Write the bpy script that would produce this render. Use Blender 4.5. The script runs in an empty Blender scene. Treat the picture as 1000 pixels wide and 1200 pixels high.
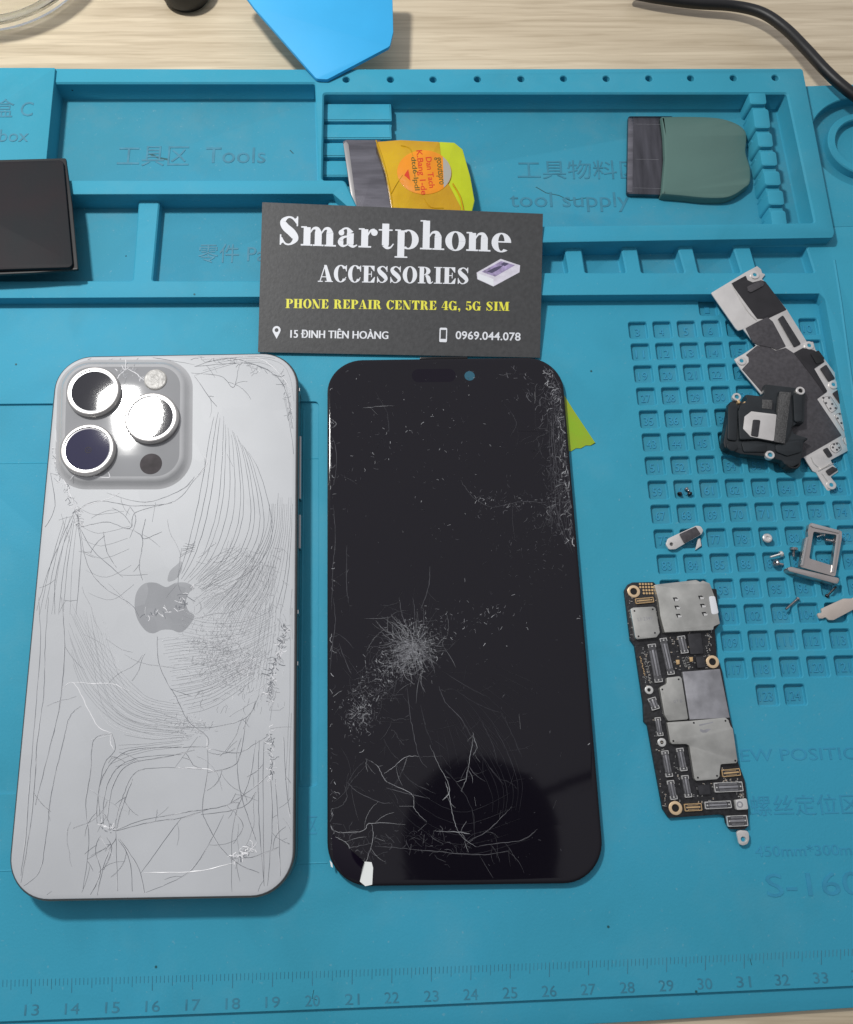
import bpy, bmesh, math, random
import numpy as np
from mathutils import Vector, Matrix
from mathutils.geometry import tessellate_polygon

# ------------------------------------------------------------------ camera, world, lamp, exposure
S = 0.001                                   # everything below is written in millimetres
sc = bpy.context.scene
FPX, PPX, PPY = 927.448, 430.982, 648.342   # calibrated focal length and principal point (photo pixels)
CAM = np.array([-9.6637, -53.6359, 232.615])
RX, RY, RZ = .26203, .00426, .00054
cd = bpy.data.cameras.new('camera'); cam = bpy.data.objects.new('camera', cd)
sc.collection.objects.link(cam); sc.camera = cam
cd.sensor_fit = 'VERTICAL'; cd.sensor_height = 36; cd.sensor_width = 30
cd.lens = FPX / 1200 * 36
cd.shift_x = (500 - PPX) / 1200; cd.shift_y = (PPY - 600) / 1200
cd.clip_start = .005; cd.clip_end = 20
cam.location = CAM * S; cam.rotation_euler = (RX, RY, RZ)
_R = np.array(cam.rotation_euler.to_matrix())

def P(px, py, z=0.0):
    """point of the photo on the level z (mm) -> x, y (mm)"""
    d = _R @ np.array([(px - PPX) / FPX, -(py - PPY) / FPX, -1.0])
    t = (z - CAM[2]) / d[2]
    q = CAM + d * t
    return (q[0], q[1])
def PL(pts, z=0.0): return [P(a, b, z) for a, b in pts]
def bounce(px, py, z, h):
    """where a ray mirrored by a level face reaches height h, and the length of its path"""
    d = _R @ np.array([(px - PPX) / FPX, -(py - PPY) / FPX, -1.0])
    t = (z - CAM[2]) / d[2]; q = CAM + d * t
    u = (h - z) / -d[2]
    return (q[0] + d[0] * u, q[1] + d[1] * u, h), t + u

w = bpy.data.worlds.new('World'); sc.world = w; w.use_nodes = True
nt = w.node_tree; bg = nt.nodes['Background']
tc = nt.nodes.new('ShaderNodeTexCoord'); sp = nt.nodes.new('ShaderNodeVectorMath'); sp.operation = 'DOT_PRODUCT'
sp.inputs[1].default_value = (-.12, .55, .826)   # the room is brightest above and behind the bench
rp = nt.nodes.new('ShaderNodeValToRGB')
nt.links.new(tc.outputs['Generated'], sp.inputs[0]); nt.links.new(sp.outputs['Value'], rp.inputs[0])
rp.color_ramp.elements[0].position = 0.0; rp.color_ramp.elements[0].color = (.13, .135, .145, 1)
rp.color_ramp.elements[1].position = 1.0; rp.color_ramp.elements[1].color = (.60, .595, .63, 1)
nt.links.new(rp.outputs[0], bg.inputs[0]); bg.inputs[1].default_value = 1.0

lp, path = bounce(157, 486, 10.3, 430)
ld = bpy.data.lights.new('bench_lamp', 'AREA'); ld.shape = 'DISK'; ld.size = 2 * 36 / FPX * path * S; ld.energy = 2.2
ld.color = (1.0, .99, .96)
lo = bpy.data.objects.new('bench_lamp', ld); sc.collection.objects.link(lo)
lo.location = Vector(lp) * S
lo.rotation_euler = (Vector((0, -10, 0)) - Vector(lp)).to_track_quat('-Z', 'Y').to_euler()

sc.view_settings.view_transform = 'Standard'; sc.view_settings.look = 'None'
sc.view_settings.exposure = 0.0; sc.view_settings.gamma = 1
sc.view_settings.use_curve_mapping = False
random.seed(7)

# ------------------------------------------------------------------ materials
def mat(name, col, rough=.5, metal=0, var=0, vscale=200, bump=0, bscale=800, spec=.5, coat=0, col2=None, stretch=None, trans=0, ior=1.45, alpha=1, flat=None):
    m = bpy.data.materials.new(name); m.use_nodes = True
    n = m.node_tree.nodes; l = m.node_tree.links; b = n['Principled BSDF']
    b.inputs['Base Color'].default_value = (*col, 1); b.inputs['Roughness'].default_value = rough
    b.inputs['Metallic'].default_value = metal; b.inputs['Specular IOR Level'].default_value = spec
    b.inputs['Coat Weight'].default_value = coat; b.inputs['Transmission Weight'].default_value = trans
    b.inputs['IOR'].default_value = ior; b.inputs['Coat Roughness'].default_value = .03
    b.inputs['Alpha'].default_value = alpha
    t = n.new('ShaderNodeTexCoord'); src = t.outputs['Object']
    mp = n.new('ShaderNodeMapping'); l.new(src, mp.inputs[0]); src = mp.outputs[0]
    if stretch: mp.inputs['Scale'].default_value = stretch
    nz = n.new('ShaderNodeTexNoise'); nz.inputs['Scale'].default_value = vscale; nz.inputs['Detail'].default_value = 6
    l.new(src, nz.inputs[0])
    r = n.new('ShaderNodeValToRGB'); l.new(nz.outputs[0], r.inputs[0])
    c2 = col2 or tuple(max(0, c * (1 - var)) for c in col); c1 = tuple(min(1, c * (1 + var)) for c in col) if not col2 else col
    r.color_ramp.elements[0].position = .32; r.color_ramp.elements[1].position = .68
    r.color_ramp.elements[0].color = (*c2, 1); r.color_ramp.elements[1].color = (*c1, 1)
    l.new(r.outputs[0], b.inputs['Base Color'])
    if bump:
        nb = n.new('ShaderNodeTexNoise'); nb.inputs['Scale'].default_value = bscale; nb.inputs['Detail'].default_value = 4
        l.new(src, nb.inputs[0])
        bp = n.new('ShaderNodeBump'); bp.inputs['Strength'].default_value = 1; bp.inputs['Distance'].default_value = bump * S
        l.new(nb.outputs[0], bp.inputs['Height']); l.new(bp.outputs[0], b.inputs['Normal'])
    return m

def silicone(name, ca, cb, dust=(.09, .34, .45)):
    """blue silicone: broad tint change, fine grain, specks of dirt and pale dust"""
    m = mat(name, ca, .62, col2=cb, vscale=9, bump=.05, bscale=1500, spec=.25)
    n = m.node_tree.nodes; l = m.node_tree.links; b = n['Principled BSDF']
    base = b.inputs['Base Color'].links[0].from_socket
    t = [x for x in n if x.type == 'TEX_COORD'][0]
    nz = n.new('ShaderNodeTexNoise'); nz.inputs['Scale'].default_value = 38; nz.inputs['Detail'].default_value = 9; nz.inputs['Roughness'].default_value = .7
    l.new(t.outputs['Object'], nz.inputs[0])
    r = n.new('ShaderNodeValToRGB'); r.color_ramp.elements[0].position = .5; r.color_ramp.elements[1].position = .78
    r.color_ramp.elements[1].color = (.5, .5, .5, 1)
    l.new(nz.outputs[0], r.inputs[0])
    mx = n.new('ShaderNodeMixRGB'); l.new(r.outputs[0], mx.inputs[0]); l.new(base, mx.inputs[1]); mx.inputs[2].default_value = (*dust, 1)
    v = n.new('ShaderNodeTexVoronoi'); v.inputs['Scale'].default_value = 130; l.new(t.outputs['Object'], v.inputs[0])
    lt = n.new('ShaderNodeMath'); lt.operation = 'LESS_THAN'; lt.inputs[1].default_value = .045; l.new(v.outputs['Distance'], lt.inputs[0])
    sx = n.new('ShaderNodeSeparateXYZ'); l.new(v.outputs['Color'], sx.inputs[0])
    gt = n.new('ShaderNodeMath'); gt.operation = 'GREATER_THAN'; gt.inputs[1].default_value = .9; l.new(sx.outputs[0], gt.inputs[0])
    mu = n.new('ShaderNodeMath'); mu.operation = 'MULTIPLY'; l.new(lt.outputs[0], mu.inputs[0]); l.new(gt.outputs[0], mu.inputs[1])
    m2 = n.new('ShaderNodeMixRGB'); l.new(mu.outputs[0], m2.inputs[0]); l.new(mx.outputs[0], m2.inputs[1]); m2.inputs[2].default_value = (.01, .05, .07, 1)
    n3 = n.new('ShaderNodeTexNoise'); n3.inputs['Scale'].default_value = 900; n3.inputs['Detail'].default_value = 3; l.new(t.outputs['Object'], n3.inputs[0])
    r3 = n.new('ShaderNodeValToRGB'); r3.color_ramp.elements[0].position = .68; r3.color_ramp.elements[1].position = .76; r3.color_ramp.elements[1].color = (.3, .3, .3, 1); l.new(n3.outputs[0], r3.inputs[0])
    m3 = n.new('ShaderNodeMixRGB'); l.new(r3.outputs[0], m3.inputs[0]); l.new(m2.outputs[0], m3.inputs[1]); m3.inputs[2].default_value = (.25, .42, .48, 1)
    n4 = n.new('ShaderNodeTexNoise'); n4.inputs['Scale'].default_value = 22; n4.inputs['Detail'].default_value = 8; n4.inputs['Distortion'].default_value = 1.5; l.new(t.outputs['Object'], n4.inputs[0])
    r4 = n.new('ShaderNodeValToRGB'); r4.color_ramp.elements[0].position = .30; r4.color_ramp.elements[0].color = (.80, .84, .84, 1); r4.color_ramp.elements[1].position = .5; r4.color_ramp.elements[1].color = (1, 1, 1, 1); l.new(n4.outputs[0], r4.inputs[0])
    m4 = n.new('ShaderNodeMixRGB'); m4.blend_type = 'MULTIPLY'; m4.inputs[0].default_value = .5; l.new(m3.outputs[0], m4.inputs[1]); l.new(r4.outputs[0], m4.inputs[2])
    l.new(m4.outputs[0], b.inputs['Base Color'])
    return m

M = {}
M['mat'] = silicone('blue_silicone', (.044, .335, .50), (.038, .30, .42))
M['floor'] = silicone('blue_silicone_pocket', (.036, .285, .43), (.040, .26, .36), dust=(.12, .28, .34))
M['emboss'] = mat('blue_silicone_lettering', (.034, .275, .44), .5, var=.1, vscale=300)
M['ink'] = mat('rubbed_blue_lettering', (.038, .205, .30), .5, var=.15, vscale=300)
M['cut'] = mat('scratch_dark', (.01, .09, .11), .6)
M['frame'] = mat('titanium_frame', (.22, .215, .21), .32, metal=.9, var=.08)
M['backglass'] = mat('silver_back_glass', (.48, .495, .515), .44, metal=0, var=.06, vscale=25, spec=.4, coat=.2)
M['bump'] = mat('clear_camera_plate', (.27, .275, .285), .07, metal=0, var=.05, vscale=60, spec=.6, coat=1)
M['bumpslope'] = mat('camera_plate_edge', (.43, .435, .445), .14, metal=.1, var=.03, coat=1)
M['ring'] = mat('polished_ring', (.56, .545, .53), .3, metal=1)
M['ringin'] = mat('ring_inner', (.30, .30, .31), .25, metal=1)
M['lens'] = mat('lens_glass', (.006, .006, .012), .03, spec=.6, coat=1)
M['lensblue'] = mat('lens_glass_blue', (.010, .009, .045), .03, spec=.6, coat=1)
M['lensring'] = mat('lens_inner', (.03, .03, .035), .5, spec=.2)
M['flash'] = mat('flash_cover', (.40, .39, .37), .35, spec=.5, var=.25, vscale=500, bump=.2, bscale=900)
M['sensor'] = mat('sensor_cover', (.045, .038, .042), .55, spec=.2, var=.4, vscale=300)
M['logo'] = mat('logo_grey', (.34, .35, .365), .15, metal=.25, coat=1, var=.04)
M['crackdark'] = mat('crack_dark', (.17, .18, .20), .3, spec=.6)
M['crackmid'] = mat('crack_mid', (.40, .41, .43), .2, spec=.6)
M['cracklight'] = mat('crack_light', (.80, .80, .82), .3, spec=.6)
M['screen'] = mat('screen_glass', (.0062, .0052, .0090), .06, spec=.42)
M['screenrim'] = mat('screen_bezel', (.006, .006, .007), .22, spec=.5)
M['island'] = mat('sensor_window', (.006, .004, .010), .08, spec=.3)
M['hole'] = mat('camera_window', (.02, .10, .15), .1, spec=.6)
M['scw'] = mat('glass_crack_white', (.42, .43, .45), .4, spec=.5)
M['scg'] = mat('glass_crack_grey', (.13, .13, .145), .35, spec=.5)
M['scd'] = mat('glass_crack_faint', (.06, .06, .07), .3, spec=.5)
M['glint'] = mat('painted_glint', (.82, .85, .83), .25)  # near-white colour paints the glint on the screen shards
M['card'] = mat('charcoal_card', (.052, .053, .055), .5, var=.14, vscale=700, bump=.05, bscale=1000, spec=.4)
M['cardedge'] = mat('card_edge', (.3, .3, .3), .6)
M['white'] = mat('white_ink', (.72, .74, .78), .5)
M['yellow'] = mat('yellow_ink', (.75, .72, .06), .5)
M['lilac'] = mat('lilac_ink', (.33, .27, .45), .5, var=.4, vscale=500)
M['palebox'] = mat('pale_box_ink', (.62, .6, .68), .5, var=.1, vscale=500)
M['navy'] = mat('dark_ink', (.07, .06, .12), .5)
M['wood'] = None
M['blueplastic'] = mat('bright_blue_plastic', (.045, .42, .80), .5, spec=.3, var=.04, vscale=40, bump=.02, bscale=900)
M['black'] = mat('black_rubber', (.012, .013, .014), .45, var=.2)
M['cable'] = mat('black_cable_skin', (.009, .009, .010), .45, bump=.05, bscale=400)
M['slab'] = mat('dark_slab_face', (.010, .013, .016), .6, var=.12, vscale=60, col2=(.017, .012, .015), bump=.03, spec=.22)
M['glass'] = mat('clear_glass', (.95, .97, .96), .02, trans=1, ior=1.45)
M['steel'] = mat('brushed_steel', (.24, .235, .26), .24, metal=1, var=.25, vscale=60, stretch=(1, 8, 1), bump=.03, bscale=900)
M['tape'] = mat('amber_tape', (.50, .26, .002), .2, col2=(.60, .38, .004), vscale=60, bump=.5, bscale=140, coat=.15)
M['lime'] = mat('lime_handle', (.46, .53, .008), .28, var=.1, vscale=90, bump=.12, bscale=200, coat=.1)
M['orange'] = mat('orange_sticker', (.74, .25, .004), .35, var=.12, vscale=90, bump=.3, bscale=150, coat=.1)
M['red'] = mat('red_ink', (.6, .04, .01), .4)
M['redbrown'] = mat('brown_red_ink', (.55, .10, .01), .4)
M['olive'] = mat('dark_olive_ink', (.10, .09, .01), .4)
M['silverlab'] = mat('silver_label', (.5, .48, .42), .3, metal=.6)
M['smoke'] = mat('scraper_steel', (.10, .10, .115), .22, metal=.85, var=.35, vscale=40, stretch=(8, 1, 1), bump=.02)
M['sage'] = mat('sage_plastic', (.085, .165, .145), .42, var=.06, vscale=40, bump=.03)
M['film'] = mat('green_film', (.24, .42, .015), .3, var=.1, vscale=90, col2=(.30, .36, .02))
M['pcb'] = mat('black_pcb', (.016, .016, .018), .35, var=.5, vscale=900, bump=.1, bscale=1500)
M['pcbside'] = mat('pcb_edge', (.02, .018, .017), .6)
M['shield'] = mat('nickel_shield', (.50, .50, .47), .38, metal=.75, var=.2, vscale=150, bump=.06, bscale=260)
M['shield2'] = mat('grey_shield', (.38, .38, .40), .40, metal=.75, var=.22, vscale=220, bump=.07, bscale=300)
M['capac'] = mat('capacitor_tan', (.30, .22, .14), .5, var=.3, vscale=900)
M['gold'] = mat('gold_pad', (.80, .55, .28), .3, metal=.7)
M['goldring'] = mat('gold_ring', (.80, .60, .38), .35, metal=.5)
M['chip'] = mat('chip_dark', (.03, .03, .034), .4, var=.2, vscale=700)
M['conn'] = mat('connector_grey', (.075, .075, .08), .35, var=.3, vscale=900)
M['solder'] = mat('solder_white', (.7, .7, .68), .3, metal=.5)
M['plate'] = mat('bracket_steel', (.70, .68, .66), .38, metal=.55, var=.06, vscale=200, bump=.03, bscale=900)
M['blackfilm'] = mat('black_film', (.020, .019, .022), .42, var=.15, vscale=300)
M['graphite'] = mat('graphite_film', (.062, .058, .064), .42, var=.2, vscale=900, bump=.06, bscale=1600)
M['module'] = mat('module_black', (.014, .018, .021), .33, var=.2, vscale=200)
M['mesh'] = mat('speckled_mesh', (.10, .10, .10), .5, col2=(.04, .04, .04), vscale=2600, bump=.2, bscale=2500)
M['tray'] = mat('sim_tray_steel', (.50, .46, .44), .28, metal=.9, var=.06)
M['spring'] = mat('spring_plate', (.62, .54, .48), .42, metal=.5, var=.05)
M['screw'] = mat('screw_steel', (.42, .41, .42), .25, metal=.95, var=.15, vscale=500)
M['screwlight'] = mat('screw_nickel', (.75, .74, .72), .28, metal=.7)
M['screwdark'] = mat('screw_black', (.05, .05, .055), .3, metal=.7)
M['dark'] = mat('dark_void', (.006, .006, .007), .6)

def wood():
    m = bpy.data.materials.new('pale_wood_laminate'); m.use_nodes = True
    n = m.node_tree.nodes; l = m.node_tree.links; b = n['Principled BSDF']; b.inputs['Roughness'].default_value = .42
    t = n.new('ShaderNodeTexCoord')
    def noise(scale, st, det=6, dist=0):
        mp = n.new('ShaderNodeMapping'); mp.inputs['Scale'].default_value = st; l.new(t.outputs['Object'], mp.inputs[0])
        z = n.new('ShaderNodeTexNoise'); z.inputs['Scale'].default_value = scale; z.inputs['Detail'].default_value = det
        z.inputs['Distortion'].default_value = dist; l.new(mp.outputs[0], z.inputs[0]); return z.outputs[0]
    a = noise(75, (.13, 2.6, 1), 10, 1.0); c = noise(420, (.09, 2.2, 1), 8, .5)
    r = n.new('ShaderNodeValToRGB'); l.new(a, r.inputs[0])
    e = r.color_ramp.elements; e[0].position = .34; e[0].color = (.52, .43, .30, 1); e[1].position = .62; e[1].color = (.67, .57, .415, 1)
    r2 = n.new('ShaderNodeValToRGB'); l.new(c, r2.inputs[0])
    e = r2.color_ramp.elements; e[0].position = .36; e[0].color = (.82, .80, .77, 1); e[1].position = .52; e[1].color = (1, 1, 1, 1)
    mx = n.new('ShaderNodeMixRGB'); mx.blend_type = 'MULTIPLY'; mx.inputs[0].default_value = .75
    l.new(r.outputs[0], mx.inputs[1]); l.new(r2.outputs[0], mx.inputs[2]); l.new(mx.outputs[0], b.inputs['Base Color'])
    bp = n.new('ShaderNodeBump'); bp.inputs['Distance'].default_value = .00004; l.new(c, bp.inputs['Height']); l.new(bp.outputs[0], b.inputs['Normal'])
    return m
M['wood'] = wood()
def facets(m, scale, amt, detail=.35):
    '''broken glass: every shard of a warped cell pattern leans its own way'''
    n = m.node_tree.nodes; l = m.node_tree.links; b = n['Principled BSDF']
    t = n.new('ShaderNodeTexCoord'); nz = n.new('ShaderNodeTexNoise'); nz.inputs['Scale'].default_value = scale * .6
    l.new(t.outputs['Object'], nz.inputs[0]); mx = n.new('ShaderNodeVectorMath'); mx.operation = 'MULTIPLY_ADD'
    l.new(nz.outputs['Color'], mx.inputs[0]); mx.inputs[1].default_value = (detail / scale * 3,) * 3; l.new(t.outputs['Object'], mx.inputs[2])
    v = n.new('ShaderNodeTexVoronoi'); v.inputs['Scale'].default_value = scale; l.new(mx.outputs[0], v.inputs[0])
    s1 = n.new('ShaderNodeVectorMath'); s1.operation = 'MULTIPLY_ADD'; l.new(v.outputs['Color'], s1.inputs[0]); s1.inputs[1].default_value = (amt * 2, amt * 2, 0); s1.inputs[2].default_value = (-amt, -amt, 0)
    g = n.new('ShaderNodeNewGeometry'); old = b.inputs['Normal'].links[0].from_socket if b.inputs['Normal'].links else g.outputs['Normal']
    a = n.new('ShaderNodeVectorMath'); a.operation = 'ADD'; l.new(old, a.inputs[0]); l.new(s1.outputs[0], a.inputs[1])
    nn = n.new('ShaderNodeVectorMath'); nn.operation = 'NORMALIZE'; l.new(a.outputs[0], nn.inputs[0])
    l.new(nn.outputs[0], b.inputs['Normal']); l.new(nn.outputs[0], b.inputs['Coat Normal'])
facets(M['backglass'], 95, .011); facets(M['screen'], 70, .0035); facets(M['logo'], 130, .03)

# ------------------------------------------------------------------ object helpers
ORG = {}
def thing(name, label, cat, loc, group=None, kind=None):
    o = bpy.data.objects.new(name, None); sc.collection.objects.link(o); o.empty_display_size = .005
    o.location = Vector(loc) * S; ORG[o.name] = Vector(loc)
    tag(o, label, cat, group, kind); return o
def tag(o, label=None, cat=None, group=None, kind=None):
    if label: o['label'] = label
    if cat: o['category'] = cat
    if group: o['group'] = group
    if kind: o['kind'] = kind
    return o

def area(l): return sum(l[i][0] * l[(i + 1) % len(l)][1] - l[(i + 1) % len(l)][0] * l[i][1] for i in range(len(l))) / 2
def ccw(l): return list(l) if area(l) > 0 else list(reversed(l))
def offset(l, d):
    """move a ccw loop inwards by d"""
    n = len(l); out = []
    for i in range(n):
        p, c, q = (Vector(l[i - 1]), Vector(l[i]), Vector(l[(i + 1) % n]))
        a = (c - p); b = (q - c)
        if a.length < 1e-9 or b.length < 1e-9: out.append(tuple(c)); continue
        a.normalize(); b.normalize()
        na = Vector((-a.y, a.x)); nb = Vector((-b.y, b.x)); m = na + nb
        if m.length < 1e-6: out.append(tuple(c)); continue
        m.normalize(); k = d / max(.35, m.dot(na)); out.append((c.x + m.x * k, c.y + m.y * k))
    return out
def rounded(l, r, n=5):
    l = ccw(l); N = len(l); out = []
    rs = r if isinstance(r, (list, tuple)) else [r] * N
    for i in range(N):
        p, c, q = Vector(l[i - 1]), Vector(l[i]), Vector(l[(i + 1) % N])
        a = p - c; b = q - c; la, lb = a.length, b.length; a.normalize(); b.normalize()
        ang = a.angle(b) if la > 1e-9 and lb > 1e-9 else math.pi
        if ang > 3.05 or rs[i] <= 0: out.append(tuple(c)); continue
        t = min(rs[i] / math.tan(ang / 2), la * .48, lb * .48); rr = t * math.tan(ang / 2)
        bis = (a + b).normalized(); ctr = c + bis * (rr / math.sin(ang / 2))
        s = c + a * t - ctr; e = c + b * t - ctr
        a0 = math.atan2(s.y, s.x); a1 = math.atan2(e.y, e.x); da = (a1 - a0 + math.pi) % (2 * math.pi) - math.pi
        for k in range(n + 1):
            th = a0 + da * k / n; out.append((ctr.x + rr * math.cos(th), ctr.y + rr * math.sin(th)))
    return out
def circle(cx, cy, r, n=32, r2=None, a=0):
    r2 = r2 or r
    return [(cx + r * math.cos(t) * math.cos(a) - r2 * math.sin(t) * math.sin(a), cy + r * math.cos(t) * math.sin(a) + r2 * math.sin(t) * math.cos(a)) for t in [2 * math.pi * i / n for i in range(n)]]
def rect(cx, cy, w, h, a=0):
    c, s = math.cos(a), math.sin(a)
    return [(cx + x * c - y * s, cy + x * s + y * c) for x, y in ((-w / 2, -h / 2), (w / 2, -h / 2), (w / 2, h / 2), (-w / 2, h / 2))]

class MB:
    def __init__(s): s.v = []; s.f = []; s.m = []
    def add(s, vs, fs, mi=0):
        b = len(s.v); s.v += [tuple(x) for x in vs]; s.f += [tuple(b + i for i in f) for f in fs]; s.m += [mi] * len(fs)
    def loft(s, loops, cap0=True, cap1=True, mi=0, captop=None):
        n = len(loops[0]); vs = [v for l in loops for v in l]; fs = []
        for k in range(len(loops) - 1):
            for i in range(n):
                j = (i + 1) % n; fs.append((k * n + i, k * n + j, (k + 1) * n + j, (k + 1) * n + i))
        s.add(vs, fs, mi)
        def cap(l, flip, m):
            tr = tessellate_polygon([[Vector(v) for v in l]])
            f = []
            for t in tr:
                a, b, c = [Vector(l[i]) for i in t]
                up = (b - a).cross(c - a).z > 0
                f.append(t if up != flip else tuple(reversed(t)))
            s.add(l, f, m)
        if cap0: cap(loops[0], True, mi)
        if cap1: cap(loops[-1], False, mi if captop is None else captop)
    def prism(s, loop, z0, z1, b=0, mi=0, captop=None, bottom=True, tilt=None):
        l = ccw(loop); zf = (lambda x, y: 0) if tilt is None else tilt
        def L(d, z): return [(x, y, z + zf(x, y)) for x, y in (offset(l, d) if d else l)]
        ls = [L(0, z0)]
        if b: ls += [L(0, z1 - b), L(b * .29, z1 - b * .29), L(b, z1)]
        else: ls += [L(0, z1)]
        s.loft(ls, bottom, True, mi, captop)
    def sheet(s, outer, holes, z, mi=0):
        """flat sheet with holes; a hole = (loop, depth, bevel, floor material)"""
        loops = [[Vector((x, y, z)) for x, y in ccw(outer)]]
        for h in holes: loops.append([Vector((x, y, z)) for x, y in reversed(ccw(h[0]))])
        tr = tessellate_polygon(loops); allv = [v for l in loops for v in l]; f = []
        for t in tr:
            a, b, c = [allv[i] for i in t]
            cr = (b - a).cross(c - a).z
            if abs(cr) < 1e-9: continue
            f.append(t if cr > 0 else tuple(reversed(t)))
        s.add(allv, f, mi)
        for loop, depth, b, fm in holes:
            l = ccw(loop); zf = z - depth
            ls = []
            for d, zz in ((0, z), (b * .3, z - b * .3), (b, z - b), (b * 1.2, zf + b * .8), (b * 1.6, zf + b * .2), (b * 2.4, zf)):
                ls.append([(x, y, zz) for x, y in offset(l, d)])
            n = len(l); vs = [v for q in ls for v in q]; fs = []
            for k in range(len(ls) - 1):
                for i in range(n):
                    j = (i + 1) % n; fs.append((k * n + i, k * n + j, (k + 1) * n + j, (k + 1) * n + i))
            s.add(vs, fs, mi)
            fl = [Vector(v) for v in ls[-1]]; t2 = tessellate_polygon([fl]); ff = []
            for t in t2:
                a, bb, c = [fl[i] for i in t]; ff.append(t if (bb - a).cross(c - a).z > 0 else tuple(reversed(t)))
            s.add(ls[-1], ff, fm)
    def skirt(s, loop, z0, z1, b=.4, mi=0):
        """rounded outer wall going down from a sheet's edge"""
        l = ccw(loop); ls = [[(x, y, z0) for x, y in offset(l, -b)], [(x, y, z1 - b) for x, y in offset(l, -b)], [(x, y, z1 - .3 * b) for x, y in offset(l, -.7 * b)], [(x, y, z1) for x, y in l]]
        s.loft(ls, False, False, mi)
    def tube(s, pts, r, n=10, mi=0, cap=True):
        loops = []
        for i, p in enumerate(pts):
            a = Vector(pts[max(0, i - 1)]); b = Vector(pts[min(len(pts) - 1, i + 1)]); d = (b - a).normalized()
            u = d.cross(Vector((0, 0, 1)));
            if u.length < 1e-3: u = Vector((1, 0, 0))
            u.normalize(); v = u.cross(d); rr = r[i] if isinstance(r, (list, tuple)) else r
            loops.append([tuple(Vector(p) + (u * math.cos(t) + v * math.sin(t)) * rr) for t in [2 * math.pi * k / n for k in range(n)]])
        N = n; vs = [v for l in loops for v in l]; fs = []
        for k in range(len(loops) - 1):
            for i in range(N): j = (i + 1) % N; fs.append((k * N + i, (k + 1) * N + i, (k + 1) * N + j, k * N + j))
        if cap: fs.append(tuple(range(N))); fs.append(tuple(reversed([(len(loops) - 1) * N + i for i in range(N)])))
        s.add(vs, fs, mi)
    def lathe(s, prof, cx, cy, n=40, mi=0, close=False):
        """prof: list of (r, z)"""
        N = n; vs = []; fs = []
        for r, z in prof:
            for i in range(N): t = 2 * math.pi * i / N; vs.append((cx + r * math.cos(t), cy + r * math.sin(t), z))
        K = len(prof)
        for k in range(K - 1 if not close else K):
            k2 = (k + 1) % K
            for i in range(N): j = (i + 1) % N; fs.append((k * N + i, k * N + j, k2 * N + j, k2 * N + i))
        s.add(vs, fs, mi)
    def ribbon(s, pts, w, h=.05, mi=0):
        """thin raised ridge along 3-d points (a crack edge, a tick)"""
        if len(pts) < 2: return
        vs = []; fs = []; n = len(pts)
        for i, p in enumerate(pts):
            a = Vector(pts[max(0, i - 1)]); b = Vector(pts[min(n - 1, i + 1)]); d = b - a
            d.z = 0
            if d.length < 1e-9: d = Vector((1, 0, 0))
            d.normalize(); u = Vector((-d.y, d.x, 0)); ww = (w[i] if isinstance(w, (list, tuple)) else w) / 2
            p = Vector(p); vs += [tuple(p - u * ww), tuple(p + Vector((0, 0, h))), tuple(p + u * ww)]
        for i in range(n - 1):
            k = 3 * i; fs += [(k, k + 3, k + 4, k + 1), (k + 1, k + 4, k + 5, k + 2)]
        s.add(vs, fs, mi)
    def build(s, name, mats, parent=None, ang=35, label=None):
        me = bpy.data.meshes.new(name); org = Vector((0, 0, 0))
        if parent is not None: org = ORG[parent.name]
        elif s.v:
            a = np.array(s.v); org = Vector(((a[:, 0].min() + a[:, 0].max()) / 2, (a[:, 1].min() + a[:, 1].max()) / 2, a[:, 2].min()))
        me.from_pydata([((x - org.x) * S, (y - org.y) * S, (z - org.z) * S) for x, y, z in s.v], [], s.f)
        if not isinstance(mats, (list, tuple)): mats = [mats]
        for m in mats: me.materials.append(M[m] if isinstance(m, str) else m)
        me.polygons.foreach_set('material_index', s.m)
        bm = bmesh.new(); bm.from_mesh(me); bmesh.ops.remove_doubles(bm, verts=bm.verts, dist=2e-7); bm.to_mesh(me); bm.free()
        me.polygons.foreach_set('use_smooth', [True] * len(me.polygons)); me.update()
        me.set_sharp_from_angle(angle=math.radians(ang))
        o = bpy.data.objects.new(name, me); sc.collection.objects.link(o)
        if parent is not None:
            o.parent = parent
            # a part's origin is its thing's origin
            ORG[o.name] = org
        else: o.location = org * S; ORG[o.name] = org
        if label: o['label'] = label
        return o

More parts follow.
